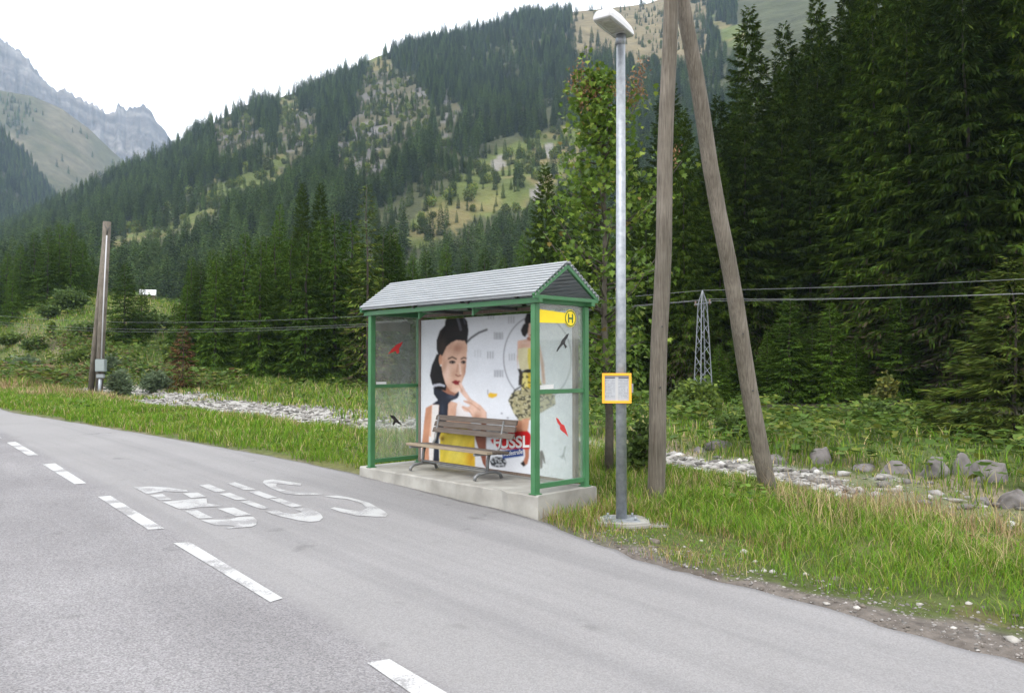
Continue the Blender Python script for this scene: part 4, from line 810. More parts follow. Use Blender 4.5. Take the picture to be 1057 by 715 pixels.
for a in (0, LEN):
    sbox('side_beam', a - .035, a + .035, .006, DEP - .006, PH + .004, PH + .062, GREENP)
    sbox('middle_rail', a - .025, a + .025, hw, DEP - hw, 1.15, 1.20, GREENP, bevel=.004)
    sbox('bottom_rail', a - .025, a + .025, hw, DEP - hw, .06, .115, GREENP, bevel=.004)
    sbox('glass_pane', a - .004, a + .004, hw, DEP - hw, .115, 1.15, GLASS, bevel=0)
    sbox('glass_pane', a - .004, a + .004, hw, DEP - hw, 1.20, PH + .002, GLASS, bevel=0)
RD0, RD1, RZ0, RZ1, RDM = -.13, DEP + .13, PH + .075, 2.68, DEP / 2
for a in (-.10, LEN + .10):
    for d0 in (RD0, RD1):
        mb = MB(); mb.bar(L3(a, d0, RZ0), L3(a, RDM + (.02 if d0 < RDM else -.02) * 0, RZ1 - .02), .04, .05); mb.build('gable_bar', GREENP, sh, .004)
    mb = MB(); mb.bar(L3(a, RD0, RZ0 - .005), L3(a, RD1, RZ0 - .005), .036, .045); mb.build('gable_tie', GREENP, sh, .004)
for a in (LEN / 3, 2 * LEN / 3):
    for d0 in (RD0 + .04, RD1 - .04):
        mb = MB(); mb.bar(L3(a, d0, RZ0 - .01), L3(a, RDM, RZ1 - .06), .035, .035); mb.build('rafter', DARKM, sh)
    mb = MB(); mb.bar(L3(a, .0, PH + .03), L3(a, DEP, PH + .03), .035, .04); mb.build('tie_bar', DARKM, sh)
    mb = MB(); mb.plate([L3(a - .015, .01, PH), L3(a - .015, .15, PH), L3(a - .015, .01, PH - .09)], (.03, 0, 0)); mb.build('bracket', GREENP, sh)
for d0, side in ((RD0, -1), (RD1, 1)):                       # ribbed sheets, ribs run along the shelter
    nr = 11; V = []; p0 = np.array([d0, RZ0 + .012]); p1 = np.array([RDM, RZ1 + .012]); dv = (p1 - p0); Ls = np.linalg.norm(dv); dv /= Ls; nv = np.array([-dv[1], dv[0]]) * (1 if d0 < RDM else -1)
    prof = []
    for k in range(nr):
        for u, hgt in ((.0, 0), (.30, 0), (.34, .034), (.96, .034)): prof.append(p0 + dv * Ls * (k + u) / nr + nv * hgt)
    prof.append(p1)
    lo = [q - nv * .004 for q in reversed(prof)]; ring = prof + lo; a0, a1 = -.13, LEN + .13
    mb = MB(); n_ = len(ring); m_ = len(prof); vs = [L3(a, q[0], q[1]) for a in (a0, a1) for q in ring]
    fs = [(i, (i + 1) % n_, n_ + (i + 1) % n_, n_ + i) for i in range(n_)]
    for i in range(m_ - 1): fs += [(i, i + 1, n_ - 2 - i, n_ - 1 - i), (n_ + i, 2 * n_ - 1 - i, 2 * n_ - 2 - i, n_ + i + 1)]
    mb.add(vs, fs); mb.build('roof_sheet', ROOFM, sh)
mb = MB(); mb.bar(L3(-.13, RDM, RZ1 + .022), L3(LEN + .13, RDM, RZ1 + .022), .07, .014); mb.build('ridge_cap', ROOFM, sh)
PD = .80                                                    # poster plane
PA0, PA1, PZ0, PZ1 = .13, 3.20, .07, 2.16
for n_, (a0, a1, z0, z1) in (('poster_frame', (PA0 - .05, PA0, PZ0 - .04, PZ1 + .04)), ('poster_frame', (PA1, PA1 + .05, PZ0 - .04, PZ1 + .04)), ('poster_frame', (PA0 - .05, PA1 + .05, PZ1 + .041, PZ1 + .085)), ('poster_frame', (PA0, PA1, PZ0 - .04, PZ0 - .005))):
    sbox(n_, a0, a1, PD - .015, PD + .05, z0, z1, BROWNF, bevel=.003)
sbox('backing_board', PA0, PA1, PD + .004, PD + .03, PZ0, PZ1, flat_mat('board', (.35, .34, .33)), bevel=0)

def poster():
    nu, nv = 270, 250; A = np.linspace(PA0, PA1, nu); Zz = np.linspace(PZ0 - .004, PZ1, nv); AA, ZZ = np.meshgrid(A, Zz, indexing='ij')
    wx = SO[0] + LV[0] * AA + MV[0] * PD; wy = SO[1] + LV[1] * AA + MV[1] * PD; X, Y = proj(wx, wy, ZZ)
    C = np.empty(X.shape + (3,)); C[...] = lin(226, 229, 236)
    def put(mask, c, al=1.0): m = (mask * al)[..., None] if mask.dtype != bool else (mask.astype(float) * al)[..., None]; C[...] = C * (1 - m) + np.array(lin(*c)) * m
    off = ((-.3, -.15), (.3, -.15), (0, .35))
    def pl(P): return sum(inpoly(X + a, Y + b, P).astype(float) for a, b in off) / 3
    def ell(x, y, rx, ry): return np.clip((1 - ((X - x) / rx) ** 2 - ((Y - y) / ry) ** 2) * min(rx, ry) + .5, 0, 1)
    def soft(x, y, rx, ry): return np.exp(-(((X - x) / rx) ** 2 + ((Y - y) / ry) ** 2))
    def seg(x1, y1, x2, y2, w):
        dx, dy = x2 - x1, y2 - y1; t = np.clip(((X - x1) * dx + (Y - y1) * dy) / (dx * dx + dy * dy), 0, 1); return np.clip(w - np.hypot(X - x1 - t * dx, Y - y1 - t * dy) + .5, 0, 1)
    def curve(P, w):
        m = np.zeros_like(X)
        for p, q in zip(P, P[1:]): m = np.maximum(m, seg(*p, *q, w))
        return m
    z1 = lambda P: [(430 + .12587 * x, 315 + .12587 * y) for x, y in P]; z2 = lambda P: [(420 + .13986 * x, 400 + .13986 * y) for x, y in P]
    z3 = lambda P: [(500 + .1398 * x, 315 + .1398 * y) for x, y in P]; z4 = lambda P: [(500 + .1889 * x, 400 + .1889 * y) for x, y in P]
    n = fbm(X * .9, Y * .9, 4, 2)
    put(curve(z1([(395, 320), (450, 265), (510, 225), (575, 200)]), 1.1), (105, 105, 108))
    # barcodes and small type
    for bx, by in ((638, 225), (640, 535), (480, 370), (585, 380)):
        for k in range(4 if bx > 600 else 3): put(curve(z1([(bx + k * 22, by), (bx + k * 22, by + 50)]), .55), (150, 152, 160), .8 if bx > 600 else .35)
    for bx, by in ((180, 85), (185, 360), (85, 205), (85, 480), (25, 345), (30, 55)):
        for k in range(3): put(curve(z3([(bx + k * 18, by), (bx + k * 18, by + 45)]), .5), (150, 152, 160), .75)
    for bx, by in ((95, 140), (128, 165), (560, 400), (695, 195), (640, 180)): put(ell(*z4([(bx, by)])[0], 1.2, 1.0) if bx < 200 else 0 * X, (110, 112, 122), .7)
    # big portrait: body
    sk, skd, skl = (224, 182, 162), (168, 120, 98), (240, 212, 196)
    put(pl(z2([(140, 150), (182, 126), (250, 110), (330, 100), (390, 120), (430, 170), (470, 250), (500, 380), (250, 380), (165, 360), (165, 560), (108, 560), (110, 420), (128, 260)])), sk)
    put(pl(z2([(140, 150), (182, 126), (178, 230), (160, 380), (162, 560), (108, 560), (112, 420), (126, 260)])), (196, 146, 120)); put(soft(*z2([(150, 300)])[0], 3, 22), skl, .0)
    put(pl(z2([(188, 130), (235, 122), (232, 250), (200, 360), (195, 560), (168, 560), (180, 330)])), (228, 224, 222))
    put(pl(z2([(380, 95), (430, 150), (470, 225), (440, 250), (360, 225), (365, 150)])), (232, 226, 226))
    put(soft(*z2([(340, 175)])[0], 5, 6), skd, .35)
    put(pl(z2([(245, 330), (320, 300), (440, 300), (500, 350), (505, 590), (240, 590)])), (222, 196, 72)); put(soft(*z2([(360, 480)])[0], 10, 14), (240, 226, 120), .6); put(soft(*z2([(470, 520)])[0], 5, 12), (214, 150, 40), .7); put(soft(*z2([(262, 375)])[0], 2.2, 3), (110, 84, 20), .9)
    put(pl(z2([(560, 170), (588, 180), (586, 600), (560, 560), (505, 380), (500, 330), (540, 330)])), (142, 92, 74)); put(pl(z2([(505, 380), (560, 560), (583, 600), (505, 600)])), (226, 228, 234))
    # neck, scarf
    put(pl(z2([(255, -30), (380, -20), (375, 55), (330, 95), (262, 40)])), skd)
    put(pl(z2([(195, -5), (255, 15), (300, 45), (350, 60), (383, 20), (386, 55), (372, 78), (330, 95), (306, 118), (300, 230), (236, 370), (240, 560), (192, 560), (205, 340), (232, 200), (238, 128), (186, 122), (228, 92), (198, 48)])), (44, 48, 62)); put(soft(*z2([(330, 65)])[0], 4, 2.5), (92, 98, 116), .6); put(soft(*z2([(262, 180)])[0], 2, 9), (70, 76, 94), .5)
    # hand
    put(pl(z2([(386, -25), (402, -5), (455, 66), (475, 84), (545, 130), (586, 178), (586, 240), (545, 262), (490, 235), (468, 185), (425, 172), (402, 145), (412, 132), (450, 142), (470, 132), (420, 104), (416, 92), (448, 94), (392, 32)])), (226, 188, 170))
    put(curve(z2([(420, 98), (470, 112), (540, 165)]), .5), skd, .6); put(curve(z2([(398, 10), (450, 80)]), .4), skd, .5); put(soft(*z2([(520, 215)])[0], 5, 4), skd, .55); put(curve(z2([(410, 140), (455, 165), (480, 200)]), .45), skd, .55)
    # head
    put(pl(z1([(165, 400), (125, 490), (108, 575), (126, 645), (160, 690), (240, 700), (250, 640), (215, 560), (215, 400)])), (34, 30, 34))
    put(pl(z1([(135, 650), (190, 640), (235, 655), (230, 668), (190, 660), (140, 668)])), (190, 192, 204))
    fm = pl(z1([(192, 395), (235, 300), (300, 262), (402, 255), (416, 330), (413, 400), (408, 480), (400, 560), (372, 630), (352, 700), (318, 722), (275, 700), (238, 645), (216, 570), (204, 500), (188, 480)]))
    put(pl(z1([(192, 395), (235, 300), (300, 262), (402, 255), (416, 330), (413, 400), (408, 480), (400, 560), (372, 630), (352, 700), (318, 722), (275, 700), (238, 645), (216, 570), (204, 500), (188, 480)])), (222, 182, 162))
    put(soft(*z1([(250, 560)])[0], 4, 9) * fm, skl, .55); put(soft(*z1([(335, 350)])[0], 8, 5.5) * fm, (140, 92, 70), .6); put(soft(*z1([(398, 540)])[0], 3.2, 10) * fm, (150, 100, 78), .6); put(soft(*z1([(300, 560)])[0], 4, 5) * fm, skd, .35); put(soft(*z1([(225, 480)])[0], 2.5, 9) * fm, skd, .5); put(soft(*z1([(330, 690)])[0], 3.2, 2) * fm, skl, .6); put(soft(*z1([(262, 690)])[0], 3.2, 3) * fm, skd, .5)
    put(pl(z1([(235, 130), (250, 95), (290, 82), (380, 86), (415, 130), (427, 210), (417, 290), (412, 330), (395, 292), (330, 285), (285, 305), (245, 340), (218, 400), (205, 425), (178, 405), (163, 360), (163, 290), (190, 210), (232, 165)])), (32, 28, 30))
    put(curve(z1([(335, 105), (350, 150), (362, 200)]), 1.3), (108, 108, 118), .8); put(curve(z1([(385, 105), (398, 150)]), .9), (88, 88, 98), .7); put(soft(*z1([(215, 330)])[0], 3.5, 7), (86, 68, 58), .45); put(curve(z1([(200, 215), (180, 300)]), .7), (72, 62, 60), .5)
    for k in range(7): put(curve(z1([(215 + 22 * k, 285 - 8 * k), (235 + 20 * k, 230 - 6 * k), (262 + 18 * k, 180)]), .35), (66, 54, 50), .45)
    put(ell(*z1([(196, 445)])[0], 1.7, 5.2), (202, 152, 126)); put(ell(*z1([(200, 492)])[0], .9, .9), (240, 236, 230))
    put(curve(z1([(262, 438), (292, 424), (325, 440)]), .75), (44, 30, 26), .95); put(curve(z1([(366, 440), (388, 428), (406, 434)]), .7), (44, 30, 26), .95)
    for ex in (293, 384): put(ell(*z1([(ex, 466)])[0], 3.4 if ex < 300 else 2.6, 1.7), (58, 40, 36)); put(ell(*z1([(ex + 2, 469)])[0], 2.0, .7), (176, 160, 154)); put(ell(*z1([(ex + 3, 468)])[0], 1.2, 1.15), (34, 26, 26))
    put(curve(z1([(352, 480), (358, 530), (362, 565)]), .8), skl, .75); put(curve(z1([(322, 570), (340, 582), (360, 574)]), .7), (128, 70, 56), .8); put(curve(z1([(338, 490), (330, 545)]), .9), skd, .45)
    put(pl(z1([(286, 628), (318, 612), (335, 618), (352, 616), (364, 630), (345, 652), (318, 652)])), (150, 44, 52)); put(curve(z1([(292, 630), (330, 634), (360, 630)]), .35), (84, 22, 28), .9)
    put(pl(z1([(346, 632), (362, 628), (400, 700), (440, 760), (415, 770), (360, 690)])), (228, 192, 176)); put(curve(z1([(348, 650), (375, 705)]), .35), skd, .7)
    # round line and second figure
    th = np.linspace(0, 2 * pi, 60); put(curve(z3([(392 + 250 * cos(t), 390 + 314 * sin(t)) for t in th]), .55), (118, 118, 126), .85)
    put(pl(z3([(246, 262), (320, 250), (345, 245), (390, 250), (412, 300), (440, 430), (452, 580), (430, 580), (420, 470), (405, 380), (400, 320), (250, 330), (246, 470), (240, 400)])), sk); put(soft(*z3([(430, 470)])[0], 1.6, 14), skd, .5); put(soft(*z3([(300, 275)])[0], 4, 2), skl, .5)
    put(pl(z3([(310, 240), (340, 225), (365, 235), (350, 262), (320, 262)])), skd)
    put(pl(z3([(250, 322), (300, 312), (400, 318), (405, 380), (390, 480), (262, 480), (250, 400)])), (224, 216, 176)); put(pl(z3([(322, 318), (400, 318), (405, 380), (392, 480), (330, 480), (318, 400)])), (222, 206, 92))
    put(pl(z3([(282, 496), (395, 490), (470, 720), (245, 720), (275, 600)])), (226, 214, 140)); put(pl(z3([(318, 500), (350, 496), (380, 720), (325, 720)])), (216, 190, 70))
    put(((vnoise(X * .55, Y * .55, 12) > .72) & (pl(z3([(282, 496), (395, 490), (470, 720), (245, 720)])) > .5)), (40, 40, 36), .85)
    put(pl(z3([(276, 486), (310, 472), (396, 470), (396, 494), (320, 500), (285, 498)])), (40, 36, 34)); put(pl(z3([(245, 470), (268, 468), (285, 500), (278, 590), (250, 592), (256, 500)])), (62, 54, 48))
    put(pl(z3([(318, 140), (350, 122), (375, 150), (372, 215), (345, 245), (320, 225)])), (222, 182, 162)); put(pl(z3([(296, 110), (310, 62), (340, 42), (375, 50), (392, 90), (385, 150), (360, 128), (330, 135), (322, 200), (302, 236), (280, 222), (268, 185), (285, 145), (300, 132)])), (36, 30, 32))
    put(curve(z3([(338, 220), (352, 222)]), .6), (160, 50, 56))
    bag = pl(z4([(130, 70), (150, 30), (185, 12), (250, 5), (330, -2), (385, 45), (388, 92), (300, 142), (245, 180), (190, 182), (160, 140)])); put(bag, (168, 162, 128)); put(((vnoise(X * .42 + Y * .15, Y * .5, 18) > .5)).astype(float) * bag, (52, 52, 46), .85); put(((vnoise(X * .8, Y * .9, 19) > .68)).astype(float) * bag, (214, 208, 176), .7)
    put(curve(z4([(150, 60), (165, 15), (205, -10), (235, 20)]), .8), (70, 66, 56))
    put(pl(z4([(165, 178), (205, 180), (235, 240), (170, 240)])), (190, 138, 112)); put(pl(z4([(205, 172), (248, 165), (236, 240), (205, 240)])), (206, 156, 130))
    put(pl(z4([(218, 330), (246, 330), (244, 380), (236, 415), (216, 430), (198, 418), (214, 395), (222, 370)])), (176, 122, 98)); put(pl(z4([(198, 412), (214, 398), (226, 424), (212, 432)])), (44, 38, 38))
    put(pl(z4([(303, 345), (318, 342), (330, 380), (334, 415), (326, 412), (320, 390), (316, 440), (304, 442), (300, 400)])), (96, 88, 86))
    # yellow blob, lower emblem, small dark mark
    put(pl(z3([(26, 660), (40, 645), (70, 648), (96, 652), (92, 672), (60, 684), (30, 680)])), (232, 188, 60)); put(curve(z3([(25, 625), (25, 655)]), .4), (130, 130, 140))
    em = pl(z4([(28, 400), (45, 380), (70, 375), (112, 385), (122, 408), (112, 432), (75, 436), (40, 428)])); put(em, (46, 50, 56)); put(((vnoise(X * .9, Y * 1.1, 29) > .62)).astype(float) * em, (196, 200, 206), .8)
    put(curve(z4([(442, 322), (434, 360), (424, 385)]), .5), (120, 128, 136)); put(curve(z4([(432, 362), (442, 395)]), .4), (120, 128, 136)); put(curve(z4([(414, 378), (434, 366)]), .4), (130, 138, 146))
    # red banner and blue strip carry the lettering (built on top)
    put(pl(z4([(118, 262), (132, 240), (236, 236), (252, 252), (255, 272), (250, 330), (238, 336), (78, 336), (66, 318), (40, 300), (34, 282), (80, 272)])), (196, 40, 44)); put(pl(z4([(96, 344), (210, 330), (214, 372), (100, 388)])), (44, 78, 148))
    fold = (vnoise(X * .28 + Y * .12, Y * .07, 44) - .5) * .22; C[...] = C * (1 + fold * (C.max(-1) - C.min(-1) > .12))[..., None]
    sat = np.clip((C.max(-1) - C.min(-1)) / .18, 0, 1)[..., None]; C[...] = C * (1 - sat * .16 * (fbm(X * .11 + 3, Y * .09, 52, 3)[..., None] - .2)); C[...] = np.where(C < .4, C * (.80 + .5 * C), C) * .78
    for ax in (0, 1): C[...] = .5 * C + .25 * (np.roll(C, 1, ax) + np.roll(C, -1, ax))
    C[...] = C * (1 + .10 * (vnoise(X * 1.3, Y * 1.3, 46) - .5) + .06 * (fbm(X * .05, Y * .05, 48, 2) - .4))[..., None]
    V = np.stack([AA, np.full_like(AA, -PD + .0), ZZ], -1).reshape(-1, 3)
    me = arr_mesh('poster', V, [grid_faces(nu, nv)], C.reshape(-1, 3)); m, t, s = new_mat('poster_print'); s.inputs['Roughness'].default_value = .4; s.inputs['Specular IOR Level'].default_value = .15; at = nd(t, 'ShaderNodeAttribute'); at.attribute_name = 'col'; t.links.new(at.outputs['Color'], s.inputs['Base Color'])
    o = link_mesh('poster', me, m, sh); o['label'] = 'fashion poster with a dark haired woman and a second woman in yellow dress'
    return o
POST = poster()
SHM = (np.array([LV[0], LV[1], 0]), np.array([MV[0], MV[1], 0]))
def to_local(P): v = np.array(P) - SO; return L3(v @ SHM[0], v @ SHM[1], v[2])
def on_pane(px, py, a): return to_local(on_plane(px, py, loc(a, 0, 0), SHM[0]))
def on_back(px, py, d): return to_local(on_plane(px, py, loc(0, d, 0), SHM[1]))
def text_on_back(txt, px0, py0, px1, py1, hpx, mat, name, d=PD - .003, bold=0.0):
    """lettering whose baseline runs between two points of the poster"""
    p, q = np.array(on_back(px0, py0, d)), np.array(on_back(px1, py1, d)); top = np.array(on_back(px0, py0 - hpx, d)); cu = bpy.data.curves.new(name, 'FONT'); cu.body = txt; cu.offset = bold
    tmp = bpy.data.objects.new(name, cu); col.objects.link(tmp); dg = bpy.context.evaluated_depsgraph_get(); me = bpy.data.meshes.new_from_object(tmp.evaluated_get(dg)); bpy.data.objects.remove(tmp); bpy.data.curves.remove(cu)
    co = np.array([v.co[:] for v in me.vertices]); mn, mxx = co.min(0), co.max(0); u = (co[:, 0] - mn[0]) / (mxx[0] - mn[0]); v = (co[:, 1] - 0) / max(mxx[1], .01)
    V = p[None] + u[:, None] * (q - p)[None] + v[:, None] * (top - p)[None]; me.vertices.foreach_set('co', V.astype(np.float32).ravel()); me.update(); me.materials.clear(); return link_mesh(name, me, mat, POST)
text_on_back('FUSSL', 509.5, 462.5, 546.5, 461.0, 11.5, WHITE, 'brand_lettering', bold=.03)
text_on_back('Modestraße', 520, 470.5, 539.3, 467.8, 4.6, WHITE, 'strapline_lettering', bold=.015)
def film(name, pts, a, mat, off=-.006, label=None, parent=sh):
    P = [on_pane(px, py, a) for px, py in pts]; mb = MB(); mb.plate([(p[0] + off, p[1], p[2]) for p in P], (-.0012, 0, 0)); o = mb.build(name, mat, parent)
    if label: o['label'] = label
    return o
q3 = lambda P: [(500 + .1398 * x, 315 + .1398 * y) for x, y in P]; q4 = lambda P: [(500 + .1889 * x, 400 + .1889 * y) for x, y in P]; q6 = lambda P: [(370 + .2797 * x, 300 + .2797 * y) for x, y in P]
film('bird_sticker', q3([(622, 208), (606, 214), (584, 240), (566, 262), (556, 288), (540, 312), (528, 342), (538, 340), (556, 312), (572, 294), (584, 290), (594, 318), (608, 306), (592, 286), (594, 262), (610, 240)]), 0, BLACK, label='black bird sticker on the right pane')
film('bird_sticker', q4([(388, 163), (400, 168), (420, 198), (434, 204), (444, 232), (456, 268), (440, 250), (424, 238), (410, 224), (412, 210), (398, 192)]), 0, REDD, label='red bird sticker on the right pane')
film('bird_sticker', q6([(108, 234), (124, 214), (138, 200), (162, 188), (158, 200), (148, 214), (150, 228), (142, 233), (136, 222), (122, 228)]), LEN, REDD, label='red bird sticker on the left pane')
film('bird_sticker', q6([(114, 458), (130, 460), (142, 474), (162, 496), (146, 490), (138, 485), (128, 497), (124, 490), (131, 478), (120, 468)]), LEN, BLACK, label='black bird sticker on the left pane')
film('notice_sticker', [(557, 397.5), (571, 396.5), (571, 401), (557, 402)], 0, WHITE); film('notice_sticker', [(388, 394), (398.5, 394), (398.5, 399.5), (388, 400)], LEN, WHITE)
def hsign(a, flip):
    """yellow stop flag on the side pane: bar, disc, green ring and letter"""
    d_c, z_c, r = (.60, 2.05, .105); mb = MB(); x = a + (-.007 if not flip else .007); tv = (-.002, 0, 0) if not flip else (.002, 0, 0)
    mb.plate([(x, -.06, z_c - .07), (x, -(d_c - .08), z_c - .062), (x, -(d_c - .08), z_c + .062), (x, -.06, z_c + .085)], tv)
    sg = mb.build('stop_sign', YELLOW if not flip else SILVER, sh); sg['label'] = 'yellow bus stop sign with green H on the right pane' if not flip else 'grey back of the stop sign on the left pane'
    mb = MB(); ring = [(x + tv[0] * 1.1, -(d_c + r * cos(t)), z_c + r * sin(t)) for t in np.linspace(0, 2 * pi, 32, endpoint=False)]; mb.plate(ring, tv); mb.build('sign_disc', YELLOW if not flip else SILVER, sg)
    if not flip:
        x2 = x + tv[0] * 2.4; mb = MB(); n = 32
        for k in range(n):
            t0, t1 = 2 * pi * k / n, 2 * pi * (k + 1) / n; mb.plate([(x2, -(d_c + R_ * cos(t)), z_c + R_ * sin(t)) for R_, t in ((.098, t0), (.098, t1), (.086, t1), (.086, t0))], tv)
        mb.build('sign_ring', HGREEN, sg); mb = MB()
        for (u0, u1, v0, v1) in ((-.045, -.025, -.055, .055), (.025, .045, -.055, .055), (-.025, .025, -.011, .011)): mb.box(x2 - .002, x2, -(d_c + u1), -(d_c + u0), z_c + v0, z_c + v1)
        mb.build('sign_letter', HGREEN, sg)
hsign(0, False); hsign(LEN, True)

# ------------------------------------------------------------------ bench in the shelter
bn = empty('bench', SO, SHROT); tag(bn, 'wooden slat bench on grey metal legs in front of the poster', 'bench')
WOODD = pmat('weathered_slat', (.062, .047, .037), (.125, .098, .08), 5, .75, bmp=.3, bdist=.004, stretch=(.6, 9, 9)); WOODL = pmat('pale_slat', (.20, .155, .105), (.31, .255, .185), 5, .7, bmp=.2, bdist=.003, stretch=(.6, 9, 9)); CAST = pmat('cast_metal', (.16, .165, .17), (.25, .255, .26), 8, .55, metal=.4)
BA0, BA1 = .95, 2.66
for k, (d0, d1) in enumerate(((.12, .21), (.225, .31), (.325, .41), (.425, .50))):
    mb = MB(); mb.box(BA0, BA1, -d1, -d0, .36 - .006 * k, .395 - .006 * k); mb.build('seat_slat', WOODL if k == 0 else WOODD, bn, .006)
for k, z in enumerate((.52, .605, .69)):
    mb = MB(); y = .585 + k * .03; mb.plate([L3(BA0 + .03, y, z), L3(BA1, y, z), L3(BA1, y + .022, z + .066), L3(BA0 + .03, y + .022, z + .066)], (0, -.03, .010)); mb.build('back_slat', WOODD, bn, .006)
for a in (1.22, 2.58):
    mb = MB(); mb.tube([L3(a, .14, .012), L3(a, .155, .055), L3(a, .20, .085), L3(a, .35, .10), L3(a, .50, .095), L3(a, .58, .07), L3(a, .61, .012)], [.024, .022, .02, .022, .02, .02, .024], 8)
    mb.tube([L3(a, .36, .10), L3(a, .37, .24), L3(a, .40, .345)], .022, 8); mb.tube([L3(a, .13, .34), L3(a, .30, .335), L3(a, .52, .33), L3(a, .585, .42), L3(a, .655, .745)], [.016, .018, .02, .018, .014], 8); mb.build('leg_frame', CAST, bn)
mb = MB(); mb.tube([L3(1.22, .36, .13), L3(2.58, .36, .13)], .012, 8); mb.build('stretcher', CAST, bn)

# ------------------------------------------------------------------ street lamp, timetable, footing
GALV = pmat('galvanised_steel', (.22, .24, .26), (.36, .38, .41), 14, .5, metal=.55, detail=8, bmp=.05)
LX, LY = 1.235, 8.97; LZ = gz(LX, LY) + .02
ft = MB(); ft.plate([(x * .30 + LX, y * .30 + LY, LZ - .25) for x, y in ((-1, -.8), (.2, -1.05), (1, -.7), (1.15, .3), (.7, 1), (-.5, .95), (-1.05, .2))], (0, 0, .27)); ft.box(LX + .2, LX + .52, LY - .22, LY + .12, LZ - .2, LZ - .015)
tag(ft.build('concrete_footing', CONC, None, .02), 'broken concrete footing under the street lamp', 'footing')
sl = empty('street_lamp', (LX, LY, LZ + .02)); tag(sl, 'grey galvanised street lamp with white angled head', 'street lamp')
zt = EZ + (375 - 33) / F * LY - LZ - .02
mb = MB(); mb.tube([(0, 0, .0), (0, 0, 2.2), (.01, 0, zt - .0)], [.062, .058, .050], 16); mb.build('pole', GALV, sl)
mb = MB(); mb.box(-.19, .19, -.17, .17, -.012, .012); bp = mb.build('base_plate', GALV, sl, .004)
for sx in (-1, 1):
    for sy in (-1, 1): mb = MB(); mb.tube([(sx * .14, sy * .12, .012), (sx * .14, sy * .12, .05)], .014, 6); mb.build('bolt', GALV, bp)
hd = empty('lamp_head_pivot'); bpy.data.objects.remove(hd)
def lamp_head():
    # head reaches from the pole towards the road (left and towards the viewer), tilted up
    dirv = np.array([-.56, -.82, .03]); dirv /= np.linalg.norm(dirv); sidev = np.cross(dirv, (0, 0, 1)); sidev /= np.linalg.norm(sidev); upv = np.cross(sidev, dirv); o = np.array([0.03, .03, zt + .01])
    sec = [(-.10, .095, .0, .07), (-.07, .115, -.005, .11), (.22, .122, -.005, .14), (.44, .118, -.005, .13), (.51, .108, 0, .085)]   # along, half width, under, top
    vs = []; 
    for u, w, lo, hi in sec:
        b = o + dirv * u
        vs += [b + sidev * w + upv * lo, b + sidev * w * .96 + upv * (lo + (hi - lo) * .45), b + sidev * w * .72 + upv * hi, b - sidev * w * .72 + upv * hi, b - sidev * w * .96 + upv * (lo + (hi - lo) * .45), b - sidev * w + upv * lo]
    fs = []; m = len(sec)
    for i in range(m - 1):
        for k in range(6): a = i * 6 + k; b = i * 6 + (k + 1) % 6; fs.append((a, b, b + 6, a + 6))
    fs += [tuple(range(6)), tuple(reversed(range((m - 1) * 6, m * 6)))]
    mb = MB(); mb.add(vs, fs); h = mb.build('lamp_head', flat_mat('lamp_housing', (.5, .5, .51), .35), sl, .008)
    mb = MB(); b = [o + dirv * u + sidev * w + upv * -.004 for u, w in ((.10, .085), (.46, .085), (.46, -.085), (.10, -.085))]; b2 = [o + dirv * u + sidev * w + upv * -.014 for u, w in ((.14, .065), (.43, .065), (.43, -.065), (.14, -.065))]
    mb.add(b + b2, [(0, 1, 5, 4), (1, 2, 6, 5), (2, 3, 7, 6), (3, 0, 4, 7), (4, 5, 6, 7)]); m_, t_, s_ = new_mat('lamp_lens'); s_.inputs['Roughness'].default_value = .25; t_.links.new(ramp(t_, noise_node(t_, 18, 4).outputs[0], (.30, .29, .27), (.5, .49, .46)).outputs[0], s_.inputs['Base Color']); mb.build('lens', m_, h)
    mb = MB(); mb.tube([(0, 0, zt - .12), (0.02, .02, zt + .03)], .058, 14); mb.build('collar', GALV, sl)
lamp_head()
